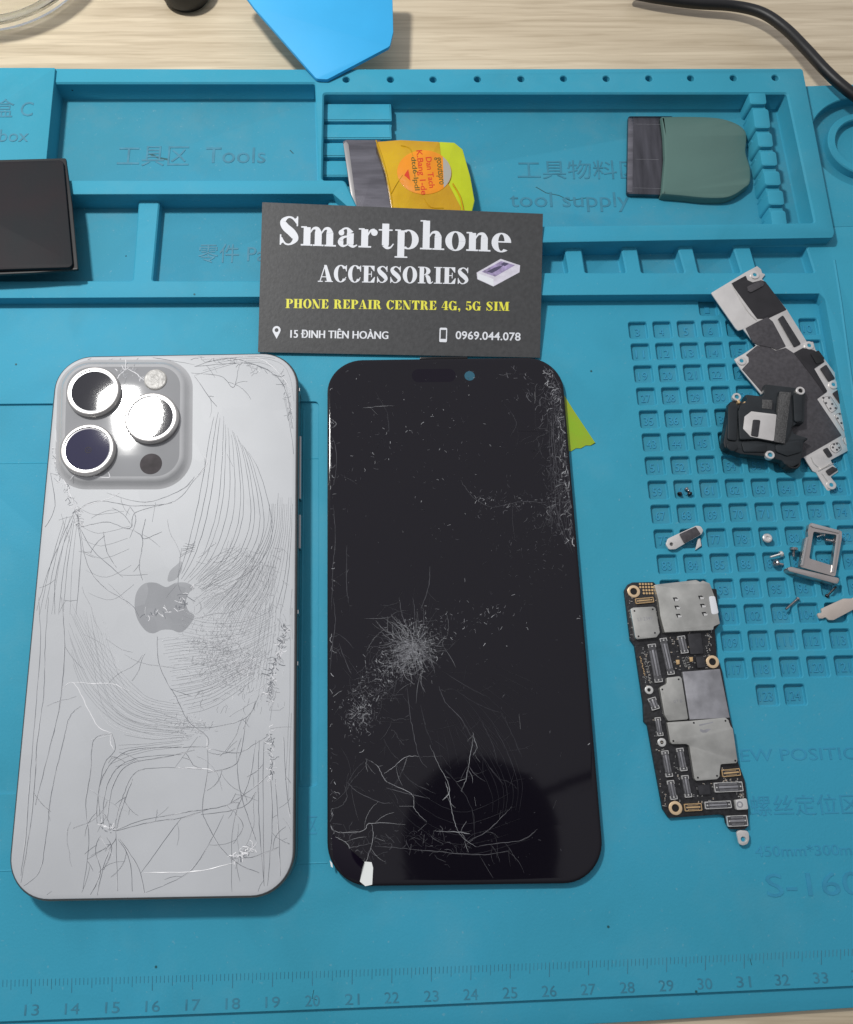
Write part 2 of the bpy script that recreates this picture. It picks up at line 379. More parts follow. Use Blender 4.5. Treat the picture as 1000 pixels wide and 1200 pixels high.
_tx = {}
def text_mesh(t, ext=0.0, off=0.0):
    k = (t, ext, off)
    if k in _tx: return _tx[k]
    c = bpy.data.curves.new('t', 'FONT'); c.body = t; c.size = 1; c.extrude = ext; c.offset = off; c.resolution_u = 3
    o = bpy.data.objects.new('t', c); sc.collection.objects.link(o)
    dg = bpy.context.evaluated_depsgraph_get(); dg.update()
    me = bpy.data.meshes.new_from_object(o.evaluated_get(dg))
    v = [tuple(x.co) for x in me.vertices]; f = [tuple(p.vertices) for p in me.polygons]
    bpy.data.objects.remove(o); bpy.data.curves.remove(c); bpy.data.meshes.remove(me)
    _tx[k] = (v, f); return _tx[k]
def put_text(mb, t, a, b, h, z, e=.12, mi=0, off=0.0, zf=None, up=None):
    """text from a to b (mm, baseline ends), letter height h mm, standing e mm proud of z"""
    v, f = text_mesh(t, .1, off)
    if not v: return
    xs = [q[0] for q in v]; ys = [q[1] for q in v]; x0, x1 = min(xs), max(xs)
    y1 = max(ys); y0 = 0 if min(ys) > -.3 else min(ys)
    a = Vector(a).to_2d(); b = Vector(b).to_2d(); d = (b - a); u = Vector((-d.y, d.x)).normalized() if up is None else Vector(up)
    out = []
    for x, y, zz in v:
        p = a + d * ((x - x0) / (x1 - x0)) + u * (h * (y - 0) / (y1 if y1 > 0 else 1))
        zb = z if zf is None else zf(p.x, p.y)
        out.append((p.x, p.y, zb + (e if zz > 0 else -.02)))
    mb.add(out, f, mi)
def ctext(mb, t, px, py, wpx, hpx, z, e=.12, mi=0, off=0, slope=0.0, flip=1):
    a = P(px - wpx / 2, py + hpx / 2 - slope * wpx / 2, z); b = P(px + wpx / 2, py + hpx / 2 + slope * wpx / 2, z)
    h = abs(P(px, py - hpx / 2, z)[1] - P(px, py + hpx / 2, z)[1])
    put_text(mb, t, a, b, h, z, e, mi, off)

# ================================================================== the bench
mb = MB(); mb.prism([(-420, -420), (420, -420), (420, 420), (-420, 420)], -22.5, -2.5, .5)
tag(mb.build('tabletop', 'wood'), kind='structure')

# ================================================================== repair mat
ZT, ZL, ZF = 7.5, 4.0, .3
matt = thing('repair_mat', 'blue silicone repair mat with tool trays, numbered screw cells and a ruler edge', 'work mat', (0, 0, -2.5))
cells = {(1, 1): (749, 387), (1, 4): (834.5, 386.5), (1, 8): (948.5, 382), (4, 1): (758, 464), (11, 1): (781.5, 661), (15, 3): (863, 783), (16, 4): (899.5, 816), (16, 5): (932.5, 815), (13, 3): (857, 720), (8, 3): (832, 573), (10, 5): (901.5, 628)}
A = np.array([[1, c, r] for (r, c) in cells]); B = np.array([P(*q, 0) for q in cells.values()])
co = np.linalg.lstsq(A, B, rcond=None)[0]
def cellc(r, c): return tuple(co[0] + c * co[1] + r * co[2])
holes = []; nums = []
ang = math.atan2(co[1][1], co[1][0]); pw = np.hypot(*co[1]); ph = np.hypot(*co[2])
n = 1
for r in range(0, 17):
    for c in ((4, 5) if r in (0, 16) else range(1, 9)):
        x, y = cellc(r, c)
        if r == 16: x += 0
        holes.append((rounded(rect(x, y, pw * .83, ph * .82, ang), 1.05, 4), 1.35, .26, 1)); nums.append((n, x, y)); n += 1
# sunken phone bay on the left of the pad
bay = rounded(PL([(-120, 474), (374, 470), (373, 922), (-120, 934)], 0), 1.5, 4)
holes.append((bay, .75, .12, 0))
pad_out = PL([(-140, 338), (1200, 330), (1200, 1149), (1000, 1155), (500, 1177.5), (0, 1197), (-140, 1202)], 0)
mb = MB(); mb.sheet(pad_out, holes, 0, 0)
lo_ = ccw(pad_out); mb.loft([[(x, y, -1.0) for x, y in offset(lo_, -.25)], [(x, y, -.15) for x, y in offset(lo_, -.15)], [(x, y, 0) for x, y in lo_]], False, False, 0)
lip = PL([(-140, 1190), (500, 1165), (1200, 1140), (1200, 1174), (1000, 1181.5), (750, 1197.5), (500, 1211), (-140, 1236)], -1)
mb.prism(lip, -2.5, -1.0, .4)
body = PL([(-140, 338), (1200, 330), (1200, 1140), (500, 1165), (-140, 1190)], 0)
mb.prism(offset(ccw(body), .5), -2.5, -2.1)
pad = mb.build('work_pad', ['mat', 'floor'], matt)
# faint raised lines and embossed writing of the pad
mb = MB()
for l in ([(0, 543), (200, 541), (384, 537)], [(330, 1013), (384, 1011)], [(-10, 846 + 175), (20, 1020)]):
    zz = -.75 if l[0][1] < 900 else 0
    mb = MB(); mb.ribbon([(*P(*q, zz), zz) for q in l], .5, .12); mb.build('seam_line', 'mat', matt)
for l in ([(356, 480), (354, 700), (352, 915)],): mb = MB(); mb.ribbon([(*P(*q, -.75), -.75) for q in l], .8, .14); mb.build('seam_line', 'mat', matt)
mb = MB()
xs = np.polyfit([13, 15, 17, 20, 22, 24, 27, 30, 33], [37, 130, 227, 368, 460, 551, 688, 828, 963], 2)
ys = np.polyfit([37, 227, 460, 688, 963], [1183.5, 1177, 1170, 1158.5, 1146], 2)
for k in range(12, 35):
    px = np.polyval(xs, k); py = np.polyval(ys, px)
    ctext(mb, str(k), px, py, 17, 13, 0, .07, 0, slope=-.02)
    for j in range(10):
        q = np.polyval(xs, k + j / 10); yq = np.polyval(ys, q) - 36 + q * .004; L = 17 if j == 0 else (12 if j == 5 else 8)
        a = P(q, yq, 0); b = P(q - .2, yq + L, 0)
        mb.ribbon([(*a, -.02), (*b, -.02)], .26 if j else .36, .09)
mb.build('ruler_scale', 'ink', matt); mb = MB()
ctext(mb, 'SCREW POSITION', 925, 884, 205, 14, 0, .10, 0, slope=-.02)
mb.build('embossed_lettering', 'emboss', matt); mb = MB()
ctext(mb, '螺丝定位区', 945, 942, 128, 22, 0, .10, 0, slope=-.02)
mb.build('embossed_lettering', 'emboss', matt); mb = MB()
ctext(mb, '450mm*300mm', 950, 996, 128, 13, 0, .10, 0, slope=-.02)
mb.build('embossed_lettering', 'emboss', matt); mb = MB()
ctext(mb, 'S-160', 956, 1036, 112, 27, 0, .13, 0, slope=-.03)
mb.build('embossed_lettering', 'emboss', matt); mb = MB()
ctext(mb, '区', 366, 966, 11, 20, 0, .10, 0)
mb.build('embossed_lettering', 'emboss', matt); mb = MB()
for k, x, y in nums:
    t = str(k); wd = (1.45, 2.9, 3.9)[len(t) - 1]
    d = Vector((math.cos(ang), math.sin(ang))); c0 = Vector((x, y)) - Vector((0, 1.5))
    put_text(mb, t, c0 - d * wd / 2, c0 + d * wd / 2, 2.7, -1.35, .22, 0)
mb.build('cell_numbers', 'emboss', matt)

# upper tool tray
mb = MB()
U = PL([(-140, 81), (65, 81), (371, 82), (500, 81.5), (940, 81), (977, 272), (975.5, 277.5), (637, 283), (432, 283), (408, 241), (391, 226), (-140, 227)], ZT)
T1 = rounded(PL([(62, 96), (371, 96), (375, 212), (48, 212)], ZT), 1.2)
T2 = rounded(PL([(378, 108), (924, 108), (957, 262), (640, 266), (428, 266), (403, 212), (376, 212)], ZT), 1.4)
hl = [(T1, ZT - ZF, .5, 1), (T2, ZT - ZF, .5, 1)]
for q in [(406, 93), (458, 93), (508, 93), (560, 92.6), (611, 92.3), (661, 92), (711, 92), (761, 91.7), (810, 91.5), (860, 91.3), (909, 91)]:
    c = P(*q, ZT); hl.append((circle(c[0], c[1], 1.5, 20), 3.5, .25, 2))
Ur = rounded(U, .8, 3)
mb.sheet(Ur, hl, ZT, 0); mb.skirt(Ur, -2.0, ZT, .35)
# steps and the row of pegs
for y0, y1 in ((121, 142), (145, 163), (167, 184), (188, 207)):
    q = rounded(PL([(378, y0), (459, y0), (460, y1), (377, y1)], 4.2), .5, 3)
    mb.prism(q, ZF, 4.2, .7)
mb.prism(PL([(378, 119), (459, 119), (460, 209), (377, 209)], 3), ZF + .01, 2.6)
for x0, y0, x1, y1 in ((877, 104, 897, 122), (882, 127, 901, 150), (887, 155, 905, 172), (891, 177, 910, 194), (895, 200, 914, 217), (899, 222.5, 918, 240), (903, 246, 921, 268)):
    k = (y1 - y0) * .13
    mb.prism(rounded(PL([(x0, y0), (x1, y0), (x1 + k, y1), (x0 + k, y1)], ZT - .2), 1.1, 4), ZF, ZT - .2, .5)
    c = P((x0 + x1) / 2 - 12, (y0 + y1) / 2 + 4, 3); mb.prism(circle(*c, 1.6, 3, a=.5), ZF, 3.4, .3)
mb.prism(PL([(879, 112), (895, 112), (921, 264), (905, 264)], 5.9), ZF + .02, 5.9, .3)
mb.prism(PL([(872, 112), (882, 112), (908, 264), (897, 264)], 1.6), ZF + .03, 1.6, .3)
tray = mb.build('tool_tray', ['mat', 'floor', 'cut'], matt)
# lower row of pockets and the raised border on the right
mb = MB()
def zt(px, py): return P(px, py, ZT)
Lout = [zt(-140, 219), zt(394, 219), zt(434, 274), zt(970, 269), zt(970, 259)] + [P(1200, 259, ZL), P(1200, 900, ZL), P(1080, 900, ZL), P(1010, 560, ZL), P(986, 450, ZL), P(968, 350, ZL), P(961, 343, ZL), P(500, 346, ZL), P(-140, 349, ZL)]
pk = []
def pocket(xt0, xt1, xb0, xb1, yt, yb):
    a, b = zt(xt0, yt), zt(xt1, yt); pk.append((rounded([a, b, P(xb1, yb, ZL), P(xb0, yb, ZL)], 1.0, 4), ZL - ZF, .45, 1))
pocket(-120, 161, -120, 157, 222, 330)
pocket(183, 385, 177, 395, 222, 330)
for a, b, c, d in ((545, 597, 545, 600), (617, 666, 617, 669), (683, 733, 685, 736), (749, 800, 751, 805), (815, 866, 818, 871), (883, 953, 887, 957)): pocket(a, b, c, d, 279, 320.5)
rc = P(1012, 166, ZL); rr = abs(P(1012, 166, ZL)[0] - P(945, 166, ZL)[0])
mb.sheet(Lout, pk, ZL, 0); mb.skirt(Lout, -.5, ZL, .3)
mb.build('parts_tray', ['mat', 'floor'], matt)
mb = MB()
rcp = P(1013, 168, ZL - .6); rad = rcp[0] - P(948.5, 168, ZL - .6)[0]
Z5 = 3.9
cx, cy = rcp
C1 = [(x, y) for x, y in circle(cx, cy, rad, 64)]
# keep the round recess clear of the tray wall
wallA = Vector(zt(942, 100)); wallB = Vector(zt(973.5, 257)); dw = (wallB - wallA).normalized(); nw = Vector((dw.y, -dw.x))
if nw.x < 0: nw = -nw
C1c = []
for x, y in C1:
    q = Vector((x, y)) - wallA; s_ = q.dot(nw)
    if s_ < -.4: q = q + nw * (-.4 - s_)
    q = q + wallA; C1c.append((q.x, q.y))
mb.sheet([tuple(wallA - dw * 3 - nw * 1.2), P(1200, 93, Z5), P(1200, 258, Z5), tuple(wallB + dw * 0 - nw * 1.2)], [(C1c, 3.4, .3, 1)], Z5, 0)
mb.skirt([tuple(wallA - dw * 3 - nw * 1.2), P(1200, 93, Z5), P(1200, 258, Z5), tuple(wallB - nw * 1.2)], -2, Z5, .3)
r1 = rad * .68
mb.lathe([(r1, .5), (r1, 3.0), (r1 - .3, 3.4), (r1 - 2.3, 3.4), (r1 - 2.7, 3.0), (r1 - 2.9, 1.2), (r1 - 3.4, 1.0), (.01, 1.0)], cx + .6, cy, 64)
mb.build('round_tray', ['mat', 'floor'], matt)
# raised line of the right border
mb = MB(); mb.ribbon([(*P(*q, ZL), ZL) for q in [(978, 305), (986, 355), (993, 408), (1003, 480)]], .9, .3)
mb.build('border_bead', 'mat', matt)
# box lid on the left
mb = MB(); mb.prism(rounded(PL([(-140, 79), (65, 79), (52, 214), (-140, 214)], 8.6), .5, 3), ZF, 8.6, .35)
mb.build('box_lid', 'mat', matt)
for zz, rows in ((8.6, (('工具盒 C', -8, 126, 92, 20), ('Tool box', -10, 159, 86, 14))), (ZF, (('工具区', 179, 182, 84, 21), ('Tools', 276, 182, 70, 18))),
                 (ZF, (('零件 Parts', 285, 296, 106, 20),)), (ZF, (('工具物料区', 680, 198, 146, 20), ('tool supply', 668, 234, 140, 17)))):
    mb = MB()
    for t, a, b, c, d in rows: ctext(mb, t, a, b, c, d, zz, .12, 0)
    mb.build('lettering', 'ink', matt)
for l, wd in (([(628, 219), (640, 226), (655, 229), (668, 235), (687, 232)], .35), ([(175, 180), (186, 185), (197, 187)], .8), ([(340, 176), (344, 180)], .4)):
    mb = MB(); mb.ribbon([(*P(*q, ZF), ZF) for q in l], wd, .05); mb.build('scratch', 'cut', matt)
for l in ([(879, 1123), (881, 1131)], [(368, 1160), (366, 1170), (372, 1172)]):
    mb = MB(); mb.ribbon([(*P(*q, 0), 0) for q in l], .2, .04); mb.build('scratch', 'cut', matt)
for q, z in (((19, 427), 0), ((693, 435), 0), ((183, 1133), 0), ((713, 1086), 0), ((816, 1162), 0), ((228, 345), 4)):
    c = P(*q, z); mb = MB(); mb.prism(circle(c[0], c[1], .35, 8), z, z + .08); mb.build('dirt_speck', 'cut', matt)

# ================================================================== silver phone, back up
BX, BY, BA = -69.2195, -8.1123, .01711
zb = 8.5
phone = thing('smartphone', 'silver smartphone lying face down with a shattered glass back and three cameras', 'smartphone', (BX, BY, 0))
def rr_local(cx, cy, a, w, h, r, n=12): return rounded(rect(cx, cy, w, h, a), r, n)
mb = MB(); o = rr_local(BX, BY, BA, 76.7, 159.9, 11.8)
mb.loft([[(x, y, z) for x, y in offset(o, d)] for d, z in ((1.2, .1), (.5, .5), (.1, 1.3), (0, 2.4), (0, 6.2), (.1, 7.3), (.4, 7.9), (.95, 8.2))], True, True)
mb.build('frame', 'frame', phone)
mb = MB(); mb.loft([[(x, y, z) for x, y in offset(o, d)] for d, z in ((.8, 8.0), (.8, 8.22), (.95, 8.4), (1.4, 8.48), (2.0, 8.5))], False, True)
mb.build('back_glass', 'backglass', phone)
# side keys on the right
def phone_pt(u, v): return (BX + u * math.cos(BA) - v * math.sin(BA), BY + u * math.sin(BA) + v * math.cos(BA))
yl = lambda py: (Vector(P(351, py, 5)) - Vector((BX, BY))).y
for y0, y1 in ((514, 588), (606, 646)):
    v0, v1 = yl(y0), yl(y1); c = phone_pt(38.55, (v0 + v1) / 2)
    mb = MB(); mb.prism(rounded(rect(c[0], c[1], .9, abs(v0 - v1), BA), .3, 3), 3.0, 5.6, .25); mb.build('side_key', 'ringin', phone)
for py in (462, 721, 781):
    c = phone_pt(38.36, yl(py)); mb = MB(); mb.prism(rect(c[0], c[1], .2, 1.1, BA), 1.5, 7.0); mb.build('antenna_line', 'ring', phone)
# camera plate
zc = 10.3
q = rounded(PL([(75, 426.5), (215.5, 426.5), (214, 562), (71, 562)], zc), 8.0, 12)
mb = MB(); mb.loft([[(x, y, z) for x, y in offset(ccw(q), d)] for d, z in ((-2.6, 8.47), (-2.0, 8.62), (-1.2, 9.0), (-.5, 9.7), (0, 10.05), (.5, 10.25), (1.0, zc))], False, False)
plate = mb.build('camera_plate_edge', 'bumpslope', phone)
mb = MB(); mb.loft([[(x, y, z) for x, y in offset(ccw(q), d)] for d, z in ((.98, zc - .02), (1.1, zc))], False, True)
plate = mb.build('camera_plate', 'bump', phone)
for i, (px, py, r) in enumerate(((108.5, 457.5, 8.05), (102, 526, 8.05), (177, 488.5, 8.05))):
    z1 = 12.3; c = P(px, py, z1); k = r
    mb = MB(); mb.lathe([(k + .25, zc - .05), (k + .15, z1 - .5), (k, z1 - .15), (k - .25, z1), (k - .85, z1 - .02), (k - 1.0, z1 - .2)], *c, 64)
    ring = mb.build('camera_ring', 'ring', phone)
    mb = MB(); mb.lathe([(k - 1.0, z1 - .2), (k - 1.05, z1 - .35), (k - 1.45, z1 - .4)], *c, 64); mb.build('inner_ring', 'ringin', ring)
    mb = MB(); mb.lathe([(k - 1.45, z1 - .4), (.01, z1 - .38)], *c, 64); l = mb.build('lens', 'lensblue' if i == 1 else 'lens', ring)
    dd = Vector((.9, -.7))
    mb = MB()
    for r0, r1, zz in ((1.0, .8, .004), (.35, .2, .006)):
        mb.lathe([(r0, z1 - .37 + zz), (r1, z1 - .37 + zz)], c[0] + .3, c[1] - .2, 32)
    if i < 2: mb.build('lens_iris', 'lensring' if i == 0 else 'sensor', ring)
c = P(182, 444, 10.9); mb = MB(); mb.lathe([(3.55, zc - .1), (3.5, 10.5), (3.2, 10.75), (2.6, 10.8), (.01, 10.86)], *c, 48); mb.build('flash', 'flash', phone)
c = P(177, 543.5, zc + .1); mb = MB(); mb.lathe([(3.35, zc - .05), (3.3, zc + .06), (.01, zc + .07)], *c, 48); mb.build('depth_sensor', 'sensor', phone)
# fruit emblem (about 20 mm tall) at the middle of the back
def spl(pts, k=8, closed=False):
    n = len(pts); out = []
    rng = range(n if closed else n - 1)
    for i in rng:
        g = (lambda j: np.array(pts[j % n], float)) if closed else (lambda j: np.array(pts[min(max(j, 0), n - 1)], float))
        p0, p1, p2, p3 = g(i - 1), g(i), g(i + 1), g(i + 2)
        for s in range(k):
            t = s / k; out.append(tuple(.5 * ((2 * p1) + (-p0 + p2) * t + (2 * p0 - 5 * p1 + 4 * p2 - p3) * t * t + (-p0 + 3 * p1 - 3 * p2 + p3) * t ** 3)))
    if not closed: out.append(tuple(map(float, pts[-1])))
    return out
ap = spl([(195, 688), (183, 683), (169, 684), (160, 695), (158, 712), (162, 727), (171, 739), (180, 742), (190, 738), (201, 738), (211, 741), (220, 735), (228, 722), (221, 716), (218, 705), (222, 694), (228, 689), (219, 683), (206, 683)], 5, True)
mb = MB(); mb.prism(PL(ap, zb), zb - .02, zb + .03); mb.prism(PL(spl([(197, 681), (199, 670), (207, 662), (213, 658), (213, 668), (207, 678)], 5, True), zb), zb - .02, zb + .03)
mb.build('fruit_emblem', 'logo', phone)

# ---- cracks of the back
def Z3(l): return [(a * .38, 380 + b * .38) for a, b in l]
def Z4(l): return [(a * .38, 700 + b * .38) for a, b in l]
def Z5_(l): return [(150 + a * .2, 560 + b * .2) for a, b in l]
def Z6(l): return [(360 + a * .36, 700 + b * .36) for a, b in l]
def Z2(l): return [(360 + a * .36, 390 + b * .36) for a, b in l]
rnd = random.Random(3)
class Crk:
    def __init__(s, z, pose=None): s.mb = MB(); s.z = z; s.k = 0; s.pose = pose
    def inside(s, q):
        if s.pose is None: return True
        cx, cy, a, w2, h2, r = s.pose; dx, dy = q[0] - cx, q[1] - cy
        u = abs(dx * math.cos(a) + dy * math.sin(a)); v = abs(-dx * math.sin(a) + dy * math.cos(a))
        if u > w2 or v > h2: return False
        return not (u > w2 - r and v > h2 - r and math.hypot(u - w2 + r, v - h2 + r) > r)
    def rich(s, pts, w, dark, light, jit=.35, nb=4, sub=1):
        """main crack with a broken painted highlight beside it and short side branches"""
        p = spl(pts, 7) if len(pts) > 2 else list(pts)
        s.line(p, w, dark, jit, False)
        i = 0
        while i < len(p) - 3:
            L = rnd.randint(2, 7)
            if rnd.random() < .7:
                o = rnd.choice((-.55, .55)); s.line([(a + o, b + .3) for a, b in p[i:i + L]], w * .8, light, jit * .8, False)  # offset line paints the highlight along the crack
            i += L
        for _ in range(nb if len(p) > 3 else 0):
            i = rnd.randrange(1, len(p) - 1); a = math.atan2(p[i + 1][1] - p[i - 1][1], p[i + 1][0] - p[i - 1][0]) + rnd.choice((-1, 1)) * rnd.uniform(.5, 1.3)
            q = [p[i]]; st = rnd.uniform(3, 9); cv = rnd.uniform(-.25, .25)
            for _k in range(rnd.randint(2, 5)): q.append((q[-1][0] + st * math.cos(a), q[-1][1] + st * math.sin(a))); a += cv
            if sub and rnd.random() < .35: s.rich(q, w * .7, dark, light, jit, 1, 0)
            else: s.line(q, w * .7, dark, .2, False)
    def line(s, pts, w=.14, mi=0, jit=.5, smooth=True, taper=True, h=.05):
        p = spl(pts, 7) if smooth and len(pts) > 2 else pts
        out = []
        for i, (x, y) in enumerate(p):
            j = jit if 0 < i < len(p) - 1 else 0
            out.append((x + rnd.uniform(-j, j), y + rnd.uniform(-j, j)))
        s.k += 1; z = s.z + .012 + (s.k % 37) * .0007
        n = len(out); ww = [w * (1 - (.6 * abs(2 * i / (n - 1) - 1) ** 3 if taper else 0)) * rnd.uniform(.7, 1.25) for i in range(n)]
        run = []; rw = []
        for q, q_w in zip([P(a, b, s.z) for a, b in out], ww):
            if s.inside(q): run.append((*q, z)); rw.append(q_w)
            else:
                s.mb.ribbon(run, rw, h, mi); run = []; rw = []
        s.mb.ribbon(run, rw, h, mi)
    def fam(s, A_, B_, n, w=.09, mi=0, jit=.35, cut=.15):
        A_ = spl(A_, 6); B_ = spl(B_, 6); m = min(len(A_), len(B_))
        A_ = [A_[int(i * (len(A_) - 1) / (m - 1))] for i in range(m)]; B_ = [B_[int(i * (len(B_) - 1) / (m - 1))] for i in range(m)]
        for k in range(n):
            t = (k + rnd.uniform(-.3, .3)) / max(1, n - 1); i0 = int(rnd.random() * cut * m); i1 = m - int(rnd.random() * cut * m)
            s.line([(a[0] * (1 - t) + b[0] * t, a[1] * (1 - t) + b[1] * t) for a, b in zip(A_[i0:i1], B_[i0:i1])], w, mi if not isinstance(mi, list) else rnd.choice(mi), jit, False)
    def crumbs(s, f, n, lo, hi, w, mis, ang=None):
        for _ in range(n):
            x, y = f(); L = rnd.uniform(lo, hi); a = rnd.uniform(0, 2 * math.pi) if ang is None else ang(x, y) + rnd.gauss(0, .35)
            p = [(x, y)]
            for _k in range(rnd.choice((1, 2, 2, 3))):
                p.append((p[-1][0] + L * math.cos(a), p[-1][1] + L * math.sin(a))); a += rnd.uniform(-.9, .9)
            s.line(p, w * rnd.uniform(.6, 1.4), rnd.choice(mis), 0, False, False)
C = Crk(zb, (BX, BY, BA, 36.9, 78.5, 10.4))
D, Mi, Li = 0, 1, 2
for l in ([(120, 0), (125, 150), (110, 350), (90, 600), (80, 740), (60, 890)], [(150, 0), (140, 150), (135, 300), (115, 450), (110, 540), (95, 700), (65, 880)],
          [(190, 0), (200, 150), (185, 330), (150, 480), (110, 640)], [(250, 335), (215, 370), (190, 470), (160, 600), (140, 760), (120, 850), (60, 900)],
          [(345, 420), (290, 440), (280, 540), (265, 640), (275, 760), (250, 940)], [(345, 420), (355, 470), (320, 520), (300, 640), (300, 700)],
          [(640, 460), (560, 462), (450, 465), (380, 480), (330, 530), (305, 600), (310, 690)], [(560, 485), (440, 492), (370, 520), (335, 570), (320, 640), (320, 700)],
          [(600, 470), (520, 490), (400, 515), (350, 580), (330, 690)],
          [(640, 530), (500, 525), (420, 540), (385, 600), (360, 680), (358, 720)], [(410, 560), (380, 640), (360, 715)],
          [(358, 720), (430, 690), (560, 665), (625, 655), (700, 640), (780, 590), (830, 545)], [(358, 720), (480, 690), (560, 680), (650, 650)],
          [(358, 720), (360, 800), (365, 935)], [(358, 740), (330, 800), (310, 870), (300, 930)], [(365, 745), (400, 810), (410, 935)], [(370, 745), (430, 840), (448, 930)],
          [(310, 735), (295, 780), (310, 850), (270, 935)], [(330, 740), (345, 780), (320, 840)],
          [(560, 680), (500, 760), (435, 850)], [(690, 670), (650, 750), (580, 850), (450, 910)], [(640, 460), (640, 540), (625, 650), (640, 700), (680, 770), (715, 805)],
          [(730, 480), (735, 560), (750, 630), (780, 720), (790, 750)], [(760, 370), (745, 470), (720, 520), (640, 540)], [(790, 440), (770, 560), (720, 700), (715, 930)],
          [(640, 465), (730, 480), (790, 450), (830, 425)], [(800, 440), (797, 560), (800, 700), (815, 890)], [(815, 440), (812, 600), (815, 890)], [(835, 560), (840, 700), (825, 890)],
          [(850, 560), (860, 720), (865, 860)], [(875, 430), (885, 600), (900, 700)], [(485, 120), (490, 200), (520, 270), (540, 300), (580, 380), (640, 430), (640, 465)],
          [(720, 810), (750, 830), (800, 850)], [(715, 805), (780, 800), (860, 770)], [(790, 600), (760, 640), (700, 660), (620, 670)], [(700, 640), (750, 700), (720, 760)],
          [(560, 400), (660, 400), (760, 370), (800, 300)], [(610, 430), (540, 525)], [(640, 530), (600, 520), (575, 480)]):
    C.rich(Z4(l), .15, D, Li, .35, 1)
for l in ([(190, 285), (225, 262), (260, 320), (300, 395), (345, 420)], [(225, 262), (290, 266), (350, 268), (400, 290)], [(345, 420), (340, 445), (352, 470)], [(300, 700), (325, 705), (358, 718)],
          [(440, 850), (600, 845), (720, 820)], [(640, 430), (640, 465), (655, 470)], [(720, 800), (760, 790), (795, 755)], [(280, 440), (345, 425)], [(540, 525), (640, 530), (660, 540)], [(350, 800), (310, 740)]):
    C.line(Z4(l), .22, Li, .5)
C.fam(Z4([(205, 140), (260, 290), (380, 400), (520, 425), (600, 425)]), Z4([(225, 0), (320, 170), (430, 290), (490, 320), (560, 330)]), 15, .10, [Mi])
C.fam(Z4([(485, 130), (600, 120), (690, 150)]), Z4([(575, 360), (670, 330), (800, 240)]), 26, .08, [Mi, Li, Mi])
C.fam(Z4([(380, 430), (470, 440), (590, 430)]), Z4([(330, 520), (430, 480), (560, 460)]), 5, .09, [Mi])
C.fam(Z3([(670, 255), (650, 340), (620, 520), (580, 690), (545, 790)]), Z3([(750, 370), (800, 460), (835, 640), (770, 760), (610, 830)]), 14, .12, [D])
C.fam(Z3([(835, 520), (820, 650), (740, 790), (650, 890)]), Z3([(905, 520), (900, 650), (890, 790), (870, 890)]), 13, .10, [Mi, D])
C.fam(Z5_([(400, 600), (500, 480), (600, 420), (640, 400)]), Z5_([(430, 720), (560, 660), (700, 560), (760, 460)]), 12, .09, [Mi, Mi, Li])
C.fam(Z5_([(430, 740), (500, 690), (600, 640), (700, 520)]), Z5_([(700, 960), (760, 800), (850, 640), (860, 480)]), 34, .09, [Mi, Li, Mi])
C.fam(Z5_([(330, 380), (370, 390), (400, 370)]), Z5_([(300, 470), (350, 440), (390, 430)]), 6, .1, [D])
C.fam(Z4([(790, 0), (785, 150), (760, 300)]), Z4([(870, 0), (860, 120), (830, 300)]), 7, .09, [Mi])
C.fam(Z3([(200, 590), (155, 740), (120, 895)]), Z3([(240, 600), (222, 750), (215, 895)]), 6, .11, [D, Mi])
C.fam(Z3([(870, 200), (905, 400), (905, 700), (895, 895)]), Z3([(885, 220), (920, 400), (918, 700), (912, 895)]), 4, .10, [D, Mi])
C.fam(Z4([(895, 0), (895, 300), (880, 600)]), Z4([(912, 0), (910, 300), (905, 700)]), 4, .10, [Mi])
for l in ([(600, 130), (700, 105), (800, 130), (870, 180), (900, 280)], [(590, 150), (680, 160), (720, 195), (735, 140)], [(600, 160), (650, 230), (670, 255)], [(600, 130), (760, 120), (850, 150)],
          [(240, 108), (330, 98), (450, 100), (600, 125)], [(230, 580), (300, 545), (420, 560), (540, 545), (600, 480), (640, 430)], [(250, 625), (330, 610), (400, 630), (420, 580), (530, 550)],
          [(330, 520), (450, 548), (560, 510), (600, 470)], [(235, 570), (200, 640), (150, 760), (110, 895)], [(230, 590), (190, 700), (170, 800), (170, 895)], [(245, 620), (270, 740), (320, 810), (400, 860), (430, 900)],
          [(245, 625), (290, 700), (380, 780)], [(320, 640), (330, 700), (360, 750)], [(400, 630), (440, 660), (430, 740), (440, 790)], [(450, 600), (440, 660), (500, 640)], [(560, 690), (550, 790), (560, 830)],
          [(400, 560), (420, 600), (400, 660)], [(480, 550), (470, 610)], [(670, 150), (660, 130)], [(700, 400), (720, 440)], [(150, 430), (170, 560), (130, 640)], [(140, 470), (180, 480)], [(240, 620), (250, 700), (235, 895)]):
    C.rich(Z3(l), .14, D, Li, .35, 1)
for l in ([(235, 575), (215, 520), (185, 440), (170, 300)], [(230, 580), (260, 560), (330, 540), (370, 520)], [(360, 165), (400, 140), (440, 165)], [(620, 110), (800, 105), (900, 200)], [(600, 480), (640, 430), (625, 400)]):
    C.line(Z3(l), .2, Li, .6)
C.crumbs(lambda: (rnd.gauss(256, 17), rnd.gauss(762, 20)), 700, .9, 2.6, .085, [Mi, Mi, Li])
C.crumbs(lambda: (rnd.gauss(285, 14), rnd.gauss(785, 12)), 260, .9, 2.8, .09, [Mi, Mi, Li, Li])
C.crumbs(lambda: (rnd.gauss(218, 13), rnd.gauss(850, 6)), 130, .9, 2.4, .09, [Mi, Mi, Li])
def along(pts, sp):
    def f():
        i = rnd.randrange(len(pts) - 1); t = rnd.random(); a, b = pts[i], pts[i + 1]
        return (a[0] * (1 - t) + b[0] * t + rnd.gauss(0, sp), a[1] * (1 - t) + b[1] * t + rnd.gauss(0, sp))
    return f
